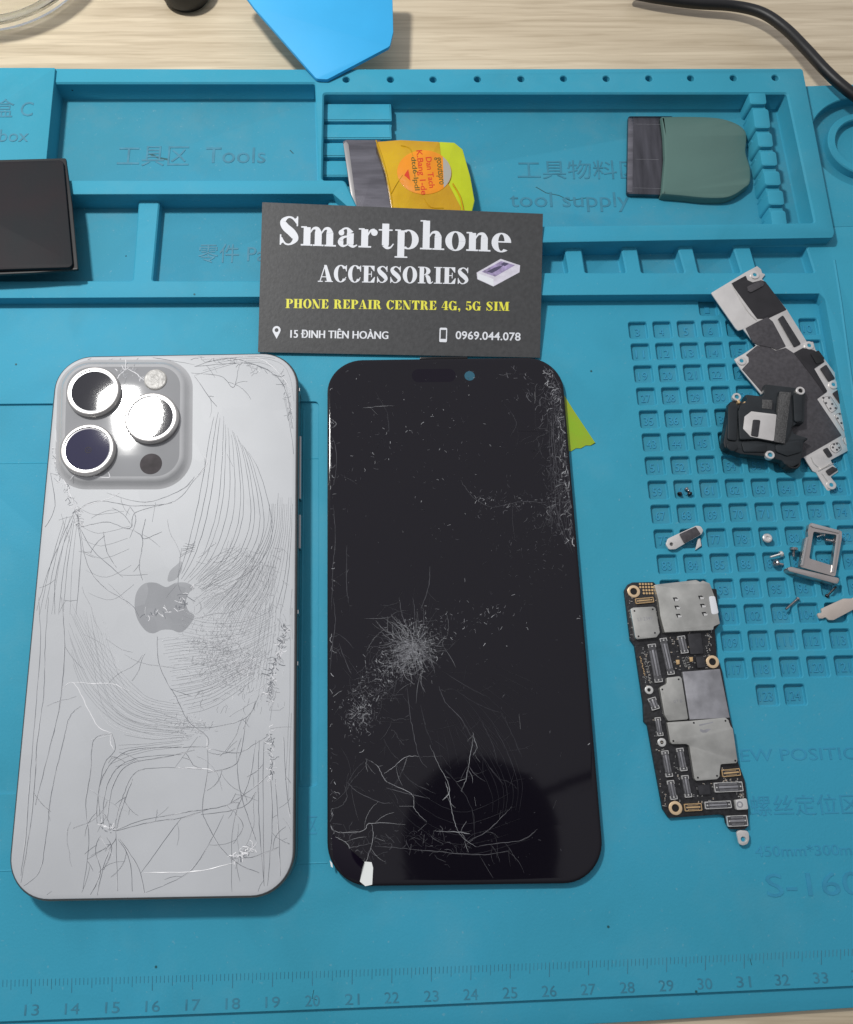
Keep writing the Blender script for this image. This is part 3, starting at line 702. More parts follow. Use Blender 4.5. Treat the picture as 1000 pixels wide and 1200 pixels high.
C.crumbs(along([(335, 735), (329, 760), (318, 790), (316, 822)], 1.6), 170, 1.2, 3.6, .16, [D, Li, Mi, D])
C.crumbs(along(Z3([(165, 380), (190, 480), (235, 575), (250, 625)]), 1.8), 120, 1.2, 3.6, .14, [D, Li, Mi])
C.crumbs(along(Z3([(230, 110), (450, 95), (700, 105), (860, 160), (905, 290)]), 1.3), 110, 1.5, 5, .12, [Mi, Li, D])
C.crumbs(along([(300, 990), (273, 1006)], 2.2), 50, 1.5, 4, .2, [D, Li, Mi])
C.crumbs(along([(316, 850), (319, 915)], 1.6), 60, 1.2, 4, .14, [Li, D])
C.crumbs(along([(118, 966), (136, 972)], 2.4), 26, 1.2, 3, .14, [Li, D])
C.crumbs(along([(165, 722), (205, 715), (225, 690)], 2.0), 40, 1.5, 5, .18, [Li, D, Li])
C.crumbs(lambda: (rnd.uniform(225, 335), rnd.uniform(640, 830)), 300, 2, 6, .075, [Mi, Mi, Li], ang=lambda x, y: math.atan2(y - 700, x - 215) + .9)
C.fam(Z4([(560, 30), (640, 60), (760, 60), (850, 20)]), Z4([(520, 330), (640, 300), (740, 240), (830, 180)]), 26, .08, [Mi, Mi, Li])
C.fam([(222, 705), (240, 690), (258, 660), (268, 630)], [(300, 800), (312, 760), (322, 700), (326, 640)], 16, .07, [Mi, Li])
C.fam([(120, 720), (150, 800), (190, 830), (250, 850)], [(96, 700), (115, 830), (160, 862), (230, 868)], 14, .07, [Mi, Li])
C.fam([(90, 590), (110, 600), (150, 596)], [(100, 690), (130, 700), (160, 680)], 6, .09, [Mi])
C.fam([(228, 440), (290, 424), (330, 440), (343, 500)], [(240, 425), (300, 418), (338, 430), (347, 480)], 4, .09, [Mi, Li])
for _ in range(26):
    x, y = rnd.uniform(40, 335), rnd.uniform(600, 1040); a = rnd.uniform(0, 6.3); q = [(x, y)]
    for _k in range(rnd.randint(3, 7)): q.append((q[-1][0] + 9 * math.cos(a), q[-1][1] + 9 * math.sin(a))); a += rnd.uniform(-.3, .3)
    C.rich(q, .09, Mi, Li, .2, 0, 0)
C.mb.build('back_cracks', ['crackdark', 'crackmid', 'cracklight'], phone)
# cracks running over the clear camera plate
C2 = Crk(zc)
for l in ([(152, 430), (140, 440), (132, 452)], [(150, 432), (160, 438), (170, 447)], [(82, 562), (92, 556), (126, 560), (127, 553)]): C2.line(l, .25, 1, .4)
C2.crumbs(along([(140, 434), (158, 436), (170, 446)], 2), 30, 1.5, 4, .16, [0, 1])
C2.mb.build('plate_cracks', ['crackmid', 'cracklight'], phone)

# ================================================================== black screen
SX, SY, SA = 15.0876, -5.8471, .01356
zs = 2.5
scr = thing('phone_screen', 'black detached phone screen lying face up with shattered glass', 'phone screen', (SX, SY, 0))
mb = MB(); o = rr_local(SX, SY, SA, 75.45, 158.05, 11.4)
mb.loft([[(x, y, z) for x, y in offset(o, d)] for d, z in ((.8, .1), (.3, .3), (0, .8), (0, 1.9), (.1, 2.1), (.3, 2.2))], True, True); mb.build('bezel', 'screenrim', scr)
mb = MB(); mb.loft([[(x, y, z) for x, y in offset(o, d)] for d, z in ((.25, 2.05), (.3, 2.3), (.5, 2.42), (.95, 2.48), (1.6, 2.5))], False, True); mb.build('glass', 'screen', scr)
mb = MB(); a, b = Vector(P(492, 440, zs)), Vector(P(525, 440, zs)); cc = (a + b) / 2
mb.prism(rounded(rect(cc.x, cc.y, (b - a).length + 5, 4.6, SA), 2.2, 8), zs - .01, zs + .01); mb.build('sensor_window', 'island', scr)
c = P(550.5, 440.5, zs); mb = MB(); mb.prism(circle(*c, 1.65, 32), zs - .01, zs + .02); mb.build('camera_window', 'hole', scr)
K = Crk(zs, (SX, SY, SA, 37.0, 78.3, 10.4)); W_, G_, F_ = 0, 1, 2
ctr = (485, 757)
for _ in range(300):
    a = rnd.uniform(0, 2 * math.pi); r0 = rnd.uniform(1, 20); r1 = r0 + abs(rnd.gauss(9, 13))
    K.line([(ctr[0] + r * math.cos(a), ctr[1] + r * .9 * math.sin(a)) for r in (r0, (r0 + r1) / 2, r1)], .07, rnd.choice((W_, G_, G_, F_, F_)), .3, False)
K.crumbs(lambda: (rnd.gauss(484, 13), rnd.gauss(760, 12)), 520, .8, 2.4, .09, [W_, W_, G_])
K.crumbs(along([(500, 742), (484, 762), (462, 775), (440, 790)], 11), 240, .7, 2.6, .10, [W_, G_, W_])
K.crumbs(along([(430, 800), (412, 845), (440, 830)], 7), 160, .7, 2.6, .10, [W_, G_])
K.crumbs(along([(480, 765), (455, 790), (430, 820), (418, 858)], 11), 460, .8, 2.4, .085, [W_, G_, G_, F_])
K.crumbs(along([(500, 735), (560, 720), (600, 725)], 13), 110, .8, 2.2, .10, [G_, W_, F_])
K.crumbs(along([(560, 590), (600, 590), (640, 600), (660, 570)], 7), 150, .8, 2.6, .09, [G_, G_, W_, F_])
K.crumbs(along([(505, 430), (540, 500), (560, 600)], 45), 150, .6, 1.8, .09, [G_, F_, F_, W_])
K.crumbs(along([(400, 450), (470, 500), (410, 560)], 22), 60, .6, 2.2, .10, [G_, F_, W_])
K.crumbs(along([(640, 430), (655, 470), (662, 520), (665, 570), (672, 640)], 3.6), 300, 1.4, 4.2, .14, [G_, F_, G_, W_])
K.crumbs(along([(655, 480), (648, 540), (645, 585), (660, 630)], 6), 150, 1.0, 3.2, .12, [F_, G_, F_])
K.crumbs(along([(600, 430), (640, 470), (655, 505)], 7), 70, 2, 5, .13, [F_, G_])
K.crumbs(along([(600, 640), (650, 640), (620, 680)], 16), 90, .7, 2.0, .09, [G_, F_, F_])
K.crumbs(along([(389, 740), (388, 880), (391, 990)], 1.5), 70, 1, 4, .12, [G_, W_, F_])
K.crumbs(along([(387, 490), (388, 560), (391, 700)], 1.3), 40, 1, 4, .12, [G_, W_])
K.crumbs(along([(681, 720), (690, 800), (696, 880)], 1.0), 28, 1, 3, .12, [W_, G_])
K.crumbs(along([(440, 985), (500, 985), (540, 988)], 8), 90, 1.5, 6, .08, [G_, F_, F_])
K.crumbs(along([(395, 975), (405, 985), (430, 1005)], 6), 30, 2, 6, .10, [G_, F_])
for l, m_ in (([(325, 290), (335, 380), (350, 460), (365, 520), (390, 555)], G_), ([(365, 518), (320, 520), (285, 550), (250, 575)], W_), ([(430, 290), (450, 340), (500, 395), (540, 460)], G_), ([(540, 460), (530, 520), (518, 590), (503, 630)], W_),
              ([(540, 440), (545, 465), (555, 490)], W_), ([(400, 480), (430, 550), (460, 605), (465, 660), (480, 730), (500, 775), (550, 812)], W_), ([(550, 812), (620, 800), (700, 790), (750, 755)], G_), ([(520, 795), (580, 765), (640, 710), (665, 680)], G_),
              ([(450, 600), (460, 640), (440, 660)], W_), ([(190, 525), (230, 550), (260, 600), (340, 640), (350, 690), (390, 730)], W_), ([(120, 640), (135, 600), (160, 560), (190, 530)], F_), ([(130, 600), (160, 630), (230, 665), (280, 670)], G_),
              ([(255, 620), (330, 640), (400, 655)], G_), ([(75, 740), (100, 765), (180, 760), (210, 735), (320, 740)], W_), ([(70, 690), (110, 680), (130, 650), (120, 610)], G_), ([(520, 530), (540, 570), (580, 600)], G_),
              ([(210, 735), (215, 780), (200, 840), (190, 870)], W_), ([(70, 820), (140, 815), (210, 800)], G_), ([(220, 810), (290, 815), (400, 825), (560, 838), (660, 825)], G_), ([(90, 780), (130, 800), (140, 830)], W_),
              ([(85, 0), (92, 80), (82, 160), (75, 240)], G_), ([(135, 0), (140, 60)], F_), ([(105, 150), (130, 220), (145, 250)], G_), ([(300, 0), (310, 60), (330, 110)], G_), ([(345, 0), (350, 50), (355, 120)], G_), ([(375, 0), (372, 50)], F_), ([(400, 0), (395, 40)], F_),
              ([(250, 460), (270, 500), (300, 530)], F_), ([(370, 350), (385, 420), (410, 480)], F_), ([(690, 380), (695, 430)], W_), ([(630, 370), (660, 430), (700, 520)], F_), ([(560, 390), (600, 470), (620, 540)], F_), ([(480, 300), (560, 350), (640, 380)], F_),
              ([(440, 240), (520, 290), (600, 330)], F_), ([(600, 400), (650, 500), (680, 580)], F_), ([(300, 550), (340, 600), (420, 640)], F_), ([(560, 500), (600, 560), (640, 610)], F_), ([(450, 560), (500, 620), (540, 700), (545, 790)], F_),
              ([(300, 680), (350, 680)], W_), ([(545, 650), (550, 680)], W_), ([(500, 628), (506, 634)], W_), ([(800, 690), (812, 660)], G_), ([(820, 760), (850, 770)], F_), ([(415, 760), (500, 765), (530, 770)], W_)):
    K.rich(Z6(l), .12, m_, F_, .5, 2)
for l, m_ in (([(180, 245), (230, 240), (285, 237)], W_), ([(75, 330), (95, 380), (90, 480), (80, 500)], G_), ([(220, 190), (260, 260), (268, 330)], F_), ([(500, 480), (540, 535), (600, 570)], G_), ([(600, 570), (700, 550), (790, 555)], G_),
              ([(400, 760), (395, 830), (370, 900)], G_), ([(130, 690), (128, 800), (135, 880)], G_), ([(130, 780), (135, 770)], W_), ([(800, 130), (830, 200), (840, 290)], G_), ([(700, 180), (760, 230), (800, 270), (830, 300)], F_),
              ([(85, 560), (92, 660), (85, 760), (80, 900)], G_), ([(310, 840), (290, 900)], F_), ([(350, 830), (340, 917)], F_), ([(410, 880), (400, 917)], F_), ([(730, 200), (740, 250)], F_), ([(640, 230), (680, 290), (660, 340)], F_),
              ([(75, 280), (95, 295), (85, 310)], W_), ([(485, 215), (488, 218)], W_), ([(310, 645), (314, 650)], W_), ([(500, 270), (510, 295)], G_)):
    K.rich(Z2(l), .11, m_, F_, .5, 1)
K.fam(Z2([(830, 130), (850, 300), (875, 600), (885, 700)]), Z2([(800, 200), (790, 350), (810, 600), (860, 720)]), 9, .10, [F_, G_], .9)
for a in np.linspace(.25, 1.3, 16):
    r0 = rnd.uniform(75, 110); r1 = r0 + rnd.uniform(25, 70)
    K.line([(ctr[0] + r * math.cos(a + (r - 100) * .001), ctr[1] + r * math.sin(a + (r - 100) * .001)) for r in np.linspace(r0, r1, 6)], .07, F_, .2, False)
K.crumbs(lambda: (rnd.uniform(392, 660), rnd.uniform(440, 1025)), 260, .5, 1.6, .08, [F_, F_, G_])
K.fam(Z6([(300, 560), (400, 660), (520, 700), (660, 640)]), Z6([(240, 640), (340, 760), (500, 830), (720, 780)]), 5, .07, [F_])
K.fam(Z6([(560, 380), (650, 470), (700, 600), (690, 700)]), Z6([(440, 400), (540, 520), (600, 640), (600, 720)]), 7, .07, [F_])
for _ in range(34):
    a = rnd.gauss(2.3, 1.5); q = [(ctr[0] + rnd.gauss(0, 4), ctr[1] + rnd.gauss(0, 4))]
    for _k in range(rnd.randint(3, 8)): q.append((q[-1][0] + 7 * math.cos(a), q[-1][1] + 7 * math.sin(a))); a += rnd.uniform(-.5, .5)
    K.rich(q, .10, rnd.choice((W_, G_)), G_, .7, 3)
for _ in range(16):
    q = [(rnd.gauss(440, 16), rnd.gauss(815, 18))]; a = rnd.uniform(0, 6.3)
    for _k in range(rnd.randint(3, 6)): q.append((q[-1][0] + 5 * math.cos(a), q[-1][1] + 5 * math.sin(a))); a += rnd.uniform(-.8, .8)
    K.rich(q, .09, G_, F_, .6, 2)
for _ in range(22):
    q = [(rnd.gauss(652, 6), rnd.uniform(440, 600))]; a = 1.57 + rnd.gauss(0, .4)
    for _k in range(rnd.randint(3, 7)): q.append((q[-1][0] + 6 * math.cos(a), q[-1][1] + 6 * math.sin(a))); a += rnd.uniform(-.5, .5)
    K.rich(q, .10, rnd.choice((G_, F_)), F_, .7, 3)
K.mb.build('glass_cracks', ['scw', 'scg', 'scd'], scr)
def tiltshard(pts, gxy, name='loose_shard', m='screen'):
    q = PL(Z6(pts), zs + .15); cx_ = sum(p[0] for p in q) / len(q); cy_ = sum(p[1] for p in q) / len(q)
    mb = MB(); mb.prism(q, -.02, .04, .02, tilt=lambda x, y: zs + .32 + gxy[0] * (x - cx_) + gxy[1] * (y - cy_)); mb.build(name, m, scr)
tiltshard([(80, 770), (140, 820), (185, 860), (170, 925), (120, 905), (85, 850)], (.06, .05), m='island')
# splinters at the lower left corner, their white glint painted as colour
mb = MB()
mb.prism(PL(Z6([(180, 880), (188, 860), (210, 862), (215, 880), (212, 935), (190, 940), (172, 925)]), zs), zs, zs + .09)
mb.prism(PL(Z6([(74, 856), (82, 865), (84, 880), (78, 876)]), zs), zs, zs + .07)
mb.build('glint_splinter', 'glint', scr)
mb = MB(); mb.prism(rounded(PL([(492, 419), (548, 418.2), (548, 421), (492, 421.5)], 1.5), .3, 3), .4, 2.0, .2); mb.build('flex_tab', 'screenrim', scr)

# green film under the screen
mb = MB(); g = [(640, 440), (661.5, 463), (672, 480), (698, 519)]
for i in range(7):
    t = i / 6; g.append((698 - t * 34, 519 + t * 10 + (1.2 if i % 2 else -.6)))
g += [(640, 530)]
mb.prism(PL(g, .3), .02, .22); tag(mb.build('protective_film', 'film'), 'yellow green corner of film sticking out from under the black screen', 'film')

# ================================================================== business card
def on_card(px, py):
    z = 5.0
    for _ in range(12): q = P(px, py, z); z = 9.8 - 8.7 * (cY0 - q[1]) / (cY0 - cY1)
    return np.array([*P(px, py, z), z])
cY0 = P(470, 244, 9.8)[1]; cY1 = P(468, 416, 1.1)[1]
cTL, cTR, cBR, cBL = [on_card(*q) for q in ((307.5, 237), (636.5, 250.5), (633, 419), (302.5, 412.5))]
def cardp(u, v, lift=0):
    """u across 0..1, v down 0..1"""
    p = (cTL * (1 - u) + cTR * u) * (1 - v) + (cBL * (1 - u) + cBR * u) * v
    nn = np.cross(cTR - cTL, cTL - cBL); nn = nn / np.linalg.norm(nn); nn = nn if nn[2] > 0 else -nn
    return tuple(p + nn * lift)
cbase = [float(x) for x in ((cTL + cBR) / 2)]
card = thing('business_card', 'charcoal business card with white and yellow lettering leaning on the tray rim', 'business card', (cbase[0], cbase[1], 1))
mb = MB(); lo1 = [cardp(u, v, -.35) for u, v in ((0, 1), (1, 1), (1, 0), (0, 0))]; hi1 = [cardp(u, v, 0) for u, v in ((0, 1), (1, 1), (1, 0), (0, 0))]
mb.loft([lo1, hi1], True, False, 1); mb.add(hi1, [(0, 1, 2, 3)], 0); mb.build('card_stock', ['card', 'cardedge'], card)
# map photo pixels near the card to card coordinates
def card_uv(px, py):
    d = _R @ np.array([(px - PPX) / FPX, -(py - PPY) / FPX, -1.0]); u0 = cTR - cTL; v0 = cBL - cTL
    nn = np.cross(u0, v0); t = np.dot(cTL - CAM, nn) / np.dot(d, nn); q = CAM + d * t - cTL
    a = np.array([[u0 @ u0, u0 @ v0], [u0 @ v0, v0 @ v0]]); return np.linalg.solve(a, np.array([q @ u0, q @ v0]))
# fat-face serif letters drawn from bars, rings and strokes (cap height 1)
def ring(cx, cy, rx, ry, ix, iy, a0=0, a1=360, n=28, ox=0):
    out = []
    for k in range(n):
        t0 = math.radians(a0 + (a1 - a0) * k / n); t1 = math.radians(a0 + (a1 - a0) * (k + 1) / n)
        out.append([(cx + rx * math.cos(t0), cy + ry * math.sin(t0)), (cx + rx * math.cos(t1), cy + ry * math.sin(t1)), (cx + ox + ix * math.cos(t1), cy + iy * math.sin(t1)), (cx + ox + ix * math.cos(t0), cy + iy * math.sin(t0))])
    return out
def bar(x0, y0, x1, y1): return [[(x0, y0), (x1, y0), (x1, y1), (x0, y1)]]
def strk(pts, n=7):
    p = spl([(a, b) for a, b, c in pts], n); wd = [q[0] for q in spl([(c, 0) for a, b, c in pts], n)]; out = []; E_ = []
    for i in range(len(p)):
        a = np.array(p[max(0, i - 1)]); b = np.array(p[min(len(p) - 1, i + 1)]); d = b - a; d = d / (np.linalg.norm(d) + 1e-9); nn = np.array([-d[1], d[0]]) * wd[i] / 2
        E_.append((tuple(np.array(p[i]) + nn), tuple(np.array(p[i]) - nn)))
    for i in range(len(E_) - 1): out.append([E_[i][0], E_[i][1], E_[i + 1][1], E_[i + 1][0]])
    return out
def disc(x, y, r): return [circle(x, y, r, 14)]
h_ = .055
GL = {
 'A': (.92, bar(0, 0, .30, h_) + bar(.44, 0, .92, h_) + [[(.10, .03), (.16, .03), (.45, .97), (.39, .97)]] + [[(.36, 1), (.52, 1), (.86, .03), (.56, .03)]] + bar(.2, .27, .62, .32)),
 'C': (.82, ring(.42, .5, .42, .52, .17, .465, 38, 322, 30) + bar(.74, .64, .79, 1.0) + strk([(.66, .17, .05), (.76, .3, .04)], 3) + [[(.76, .66), (.76, .95), (.62, .93)]]),
 'O': (.88, ring(.44, .5, .44, .52, .18, .465, 0, 360, 36)),
 'E': (.80, bar(.10, 0, .37, 1) + bar(0, 0, .74, h_) + bar(0, 1 - h_, .72, 1) + bar(.3, .475, .56, .525) + bar(.54, .33, .585, .67) + [[(.74, 0), (.78, .34), (.74, .34), (.50, .05)], [(.74, 1), (.74, .68), (.70, .68), (.48, .95)]]),
 'I': (.50, bar(.12, 0, .39, 1) + bar(0, 0, .5, h_) + bar(0, 1 - h_, .5, 1)),
 'H': (1.0, bar(.11, 0, .38, 1) + bar(.62, 0, .89, 1) + bar(0, 0, .47, h_) + bar(0, 1 - h_, .47, 1) + bar(.53, 0, 1.0, h_) + bar(.53, 1 - h_, 1.0, 1) + bar(.3, .475, .7, .525)),
 'P': (.80, bar(.10, 0, .37, 1) + bar(0, 0, .48, h_) + bar(0, 1 - h_, .45, 1) + ring(.40, .73, .40, .27, .15, .22, -90, 90, 16)),
 'R': (.93, bar(.10, 0, .37, 1) + bar(0, 0, .47, h_) + bar(0, 1 - h_, .42, 1) + ring(.38, .745, .38, .255, .13, .205, -90, 90, 16) + strk([(.48, .49, .10), (.62, .36, .24), (.70, .10, .22), (.80, .03, .08), (.92, .12, .04)], 5)),
 'N': (.95, bar(.12, 0, .165, 1) + bar(.78, 0, .825, 1) + bar(0, 0, .29, h_) + bar(.66, 1 - h_, .95, 1) + [[(0, 1), (.28, 1), (.83, 0), (.55, 0)]]),
 'M': (1.15, bar(.12, 0, .165, 1) + bar(.76, 0, 1.03, 1) + bar(0, 0, .29, h_) + bar(.66, 0, 1.15, h_) + bar(.9, 1 - h_, 1.15, 1) + [[(0, 1), (.32, 1), (.62, .0), (.44, .0)], [(.5, .05), (.56, .0), (.82, 1), (.76, 1)]]),
 'T': (.82, bar(.28, 0, .55, 1) + bar(.16, 0, .67, h_) + bar(.02, 1 - h_, .80, 1) + [[(.02, 1), (.0, .66), (.05, .66), (.26, .95)], [(.80, 1), (.82, .66), (.77, .66), (.56, .95)]]),
 'G': (.92, ring(.42, .5, .42, .52, .17, .465, 38, 330, 30) + bar(.58, .0, .84, .42) + bar(.48, .40, .92, .45) + bar(.74, .64, .79, 1.0) + [[(.76, .66), (.76, .95), (.62, .93)]]),
 'S': (.76, strk([(.64, .76, .05), (.50, .93, .07), (.33, .965, .07), (.16, .82, .19), (.24, .63, .26), (.48, .42, .27), (.60, .22, .20), (.44, .04, .07), (.25, .05, .06), (.11, .26, .05)], 6) + bar(.63, .66, .68, 1.0) + bar(.06, 0, .11, .36) + [[(.67, .68), (.66, .98), (.55, .9)], [(.08, .32), (.08, .02), (.2, .1)]]),
 '4': (.72, bar(.36, .0, .60, 1) + bar(.24, 0, .72, h_) + bar(.0, .24, .72, .30) + [[(.0, .27), (.05, .27), (.44, 1), (.36, 1)]]),
 '5': (.68, ring(.32, .30, .34, .31, .08, .26, -150, 120, 22) + bar(.10, .45, .15, .98) + [[(.10, 1.0), (.58, .98), (.52, .80), (.12, .86)]] + disc(.12, .17, .11)),
 ',': (.30, disc(.14, .11, .12) + strk([(.22, .08, .08), (.2, -.08, .06), (.1, -.18, .03)], 3)),
 'm': (1.22, bar(.09, 0, .33, .64) + bar(.48, 0, .72, .48) + bar(.88, 0, 1.12, .48) + bar(0, 0, .40, h_) + bar(.42, 0, .79, h_) + bar(.82, 0, 1.22, h_) + bar(0, .62, .2, .67) + strk([(.31, .44, .04), (.42, .6, .07), (.55, .60, .14), (.60, .46, .24)], 5) + strk([(.71, .44, .04), (.82, .6, .07), (.95, .60, .14), (1.0, .46, .24)], 5)),
 'n': (.84, bar(.09, 0, .33, .64) + bar(.50, 0, .74, .48) + bar(0, 0, .41, h_) + bar(.43, 0, .84, h_) + bar(0, .62, .2, .67) + strk([(.31, .44, .04), (.42, .6, .07), (.57, .60, .14), (.62, .46, .24)], 5)),
 'h': (.84, bar(.09, 0, .33, 1.02) + bar(.50, 0, .74, .48) + bar(0, 0, .41, h_) + bar(.43, 0, .84, h_) + bar(0, .98, .2, 1.03) + strk([(.31, .44, .04), (.42, .6, .07), (.57, .60, .14), (.62, .46, .24)], 5)),
 'r': (.66, bar(.09, 0, .33, .64) + bar(0, 0, .44, h_) + bar(0, .62, .2, .67) + strk([(.31, .42, .04), (.42, .6, .07), (.55, .63, .08)], 5) + disc(.54, .53, .115)),
 't': (.54, bar(.12, .10, .36, .86) + bar(0, .61, .48, .66) + strk([(.24, .12, .24), (.30, .02, .12), (.42, .03, .06), (.52, .16, .04)], 5)),
 'p': (.84, bar(.09, -.30, .33, .64) + bar(0, -.32, .44, -.27) + bar(0, .62, .2, .67) + ring(.46, .33, .36, .35, .13, .30, -125, 125, 24)),
 'a': (.72, bar(.34, .10, .58, .48) + strk([(.13, .50, .12), (.22, .62, .07), (.36, .64, .08), (.46, .48, .24)], 5) + disc(.15, .49, .10) + strk([(.44, .38, .05), (.20, .32, .10), (.13, .16, .20), (.22, .03, .08), (.40, .10, .04)], 5) + strk([(.46, .12, .2), (.56, .02, .09), (.70, .08, .04)], 4)),
 'o': (.70, ring(.35, .33, .35, .35, .12, .30, 0, 360, 32)),
 'e': (.68, ring(.34, .33, .34, .35, .11, .30, 0, 310, 28) + bar(.2, .33, .66, .38) + bar(.45, .33, .66, .42)),
}
def serif(mb, s, x0, x1, y0, y1, hpx, mi=0, track=.04):
    """baseline from (x0,y0) to (x1,y1) in photo pixels on the card, capitals hpx tall"""
    W = sum((GL[c][0] if c in GL else .42) + track for c in s) - track
    a = card_uv(x0, y0); b = card_uv(x1, y1); c_ = card_uv(x0, y0 - hpx); up = np.array([0, -(abs(c_[1] - a[1]))])
    x = 0; k = 0
    for ch in s:
        if ch == ' ': x += .42 + track; continue
        wd, polys = GL[ch]
        for pl in polys:
            pts = []
            for gx, gy in pl:
                uv = a + (b - a) * ((x + gx) / W) + up * gy; pts.append(cardp(uv[0], uv[1], .02 + (k % 60) * .0012))
            k += 1; n_ = len(pts); nn = (Vector(pts[1]) - Vector(pts[0])).cross(Vector(pts[2]) - Vector(pts[0]))
            mb.add(pts, [tuple(range(n_)) if nn.z > 0 else tuple(reversed(range(n_)))], mi)
        x += wd + track
mb = MB()
serif(mb, 'Smartphone', 326, 600, 287, 297.5, 34, track=.03)
serif(mb, 'ACCESSORIES', 373, 551.5, 331, 336, 20, track=.05)
def cflat(mb, pts, mi=0, lift=.03):
    q = [cardp(*card_uv(*p), lift) for p in pts]; nn = sum((Vector(q[i]).cross(Vector(q[(i + 1) % len(q)])) for i in range(len(q))), Vector())
    mb.add(q, [tuple(range(len(q))) if nn.z > 0 else tuple(reversed(range(len(q))))], mi)
def ctxt(mb, t, x0, y0, x1, y1, hpx, off=.015, lift=.03):
    v, f = text_mesh(t, 0, off); xs_ = [q[0] for q in v]; a = card_uv(x0, y0); b = card_uv(x1, y1); c_ = card_uv(x0, y0 - hpx)
    ym = .73
    out = []
    for x, y, z in v:
        uv = a + (b - a) * ((x - min(xs_)) / (max(xs_) - min(xs_))) + np.array([0, -(abs(c_[1] - a[1]))]) * y / ym
        out.append(cardp(uv[0], uv[1], lift))
    mb.add(out, f)
for dx in (-.35, 0, .35): ctxt(mb, '15 ĐINH TIÊN HOÀNG', 341 + dx, 396.5, 456.5 + dx, 400.5, 9.6, off=0, lift=.03 + dx * .01); ctxt(mb, '0969.044.078', 536.5, 402, 613.5, 405.5, 10)
# map pin
pin = [(324.5 + 4.8 * math.cos(t), 387.3 + 4.8 * math.sin(t)) for t in np.radians(np.linspace(150, 390, 16))]
o_ = pin + [(324.6, 397.5)]
inn = [(324.5 + 2.3 * math.cos(t), 387.3 + 2.3 * math.sin(t)) for t in np.radians(np.linspace(0, 360, 16, endpoint=False))]
cflat(mb, o_); 
# little handset outline
cflat(mb, rounded([(517.5, 388), (526.5, 388.4), (526.3, 405.8), (517.2, 405.3)], 1.5, 4), 0)
mb.build('white_print', 'white', card)
mb = MB(); cflat(mb, inn, 0, .05); mb.build('pin_counter', 'card', card)
mb = MB(); cflat(mb, [(518.9, 390.6), (525.2, 390.9), (525.0, 401.8), (518.7, 401.5)], 0, .05); mb.build('handset_counter', 'card', card)
mb = MB(); serif(mb, 'PHONE REPAIR CENTRE 4G, 5G SIM', 335, 599.5, 361.5, 369, 10.8, track=.06); mb.build('yellow_print', 'yellow', card)
# printed picture of a phone box
mb = MB()
cflat(mb, [(560, 322), (588, 305.5), (611, 313.5), (610.5, 322), (580, 339), (561, 330)], 0, .02)
cflat(mb, [(561, 322.5), (580, 330), (580.5, 338.5), (562, 330)], 3, .03)
cflat(mb, [(566, 321), (588.5, 308.2), (605, 313.3), (582, 327)], 1, .04)
cflat(mb, [(572, 321), (581, 316), (592, 313), (585, 319), (578, 322.8)], 2, .05)
cflat(mb, [(592, 309.5), (598, 311.5), (593, 314.5), (588, 312)], 2, .052)
mb.build('box_picture', ['palebox', 'lilac', 'navy', 'white'], card)

# ================================================================== taped scraper
sx = P(480, 205, 4)
scp = thing('metal_scraper', 'steel scraper blade with a yellow handle wrapped in amber tape behind the card', 'scraper', (sx[0], sx[1], .5))
zt_ = lambda x, y: 0
def tiltf(lo, hi, pa, pb):
    a = Vector(pa); b = Vector(pb); d = b - a
    return lambda x, y: lo + (hi - lo) * max(-.3, min(1.4, (Vector((x, y)) - a).dot(d) / d.length_squared))
tf = tiltf(5.6, 5.2, P(405, 200, 6), P(555, 200, 6))
mb = MB(); mb.prism(rounded(PL([(402, 165.5), (406, 163.5), (446, 163.5), (462, 262), (418, 262), (412, 235)], 6), .6, 3), -.3, .3, .1, tilt=tf); mb.build('blade', 'steel', scp)
mb = MB(); mb.prism(PL([(402.5, 168), (405.5, 164.5), (408.5, 168), (421, 262), (417, 262)], 6.4), .25, .5, .08, tilt=tf); mb.build('blade_lip', 'ring', scp)
mb = MB(); mb.prism(rounded(PL([(514, 164), (533, 165), (543, 173), (552, 205), (557, 233), (554, 246), (540, 262), (500, 262)], 7), .8, 4), -.6, 1.2, .6, tilt=tf); mb.build('handle', 'lime', scp)
mb = MB(); mb.prism(rounded(PL([(440.5, 164), (470, 161.5), (516, 163.5), (520, 200), (541, 240), (544, 262), (462, 262), (458, 235), (452, 200)], 7.5), .7, 4), -.7, 1.5, .7, tilt=tf)
for l in ([(441, 164), (450, 190), (458, 225), (461, 250)], [(531, 214), (540, 230), (544, 248)], [(459, 226), (465, 215), (472, 205)], [(470, 170), (480, 173), (484, 182)], [(497, 232), (505, 242), (520, 243)]):
    mb.ribbon([(*P(a, b, 7.2), tf(*P(a, b, 7.2)) + 1.5) for a, b in spl(l, 5)], .5, .25)
tp = mb.build('tape_wrap', 'tape', scp)
c = P(497.5, 201, 7.2); mb = MB(); mb.prism(circle(c[0], c[1], 9.2, 44, 8.9), 1.48, 1.62, .05, tilt=tf); st = mb.build('sticker', 'orange', scp)
mb = MB(); cq = circle(c[0], c[1], 9.1, 40, 8.8); seg = [q for q in cq if q[0] > c[0] + 6.0]; seg.sort(key=lambda q: q[1]); mb.prism(seg, 1.6, 1.66, 0, tilt=tf); mb.build('silver_label', 'silverlab', st)
mb = MB()
def vtext(mb, t, px, y0, y1, hpx, mi, off=0.0):
    a = P(px, y0, 7.1); b = P(px + (y1 - y0) * .12, y1, 7.1)
    put_text(mb, t, a, b, hpx / 3.05, 0, 0, mi, off, zf=lambda x, y: tf(x, y) + 1.66)
vtext(mb, 'dtd6-lpdl', 482, 184, 223, 5, 0, .01); vtext(mb, 'gooutspro', 511.5, 184, 216, 5.5, 0, .01)
mb.build('dark_print', 'olive', st)
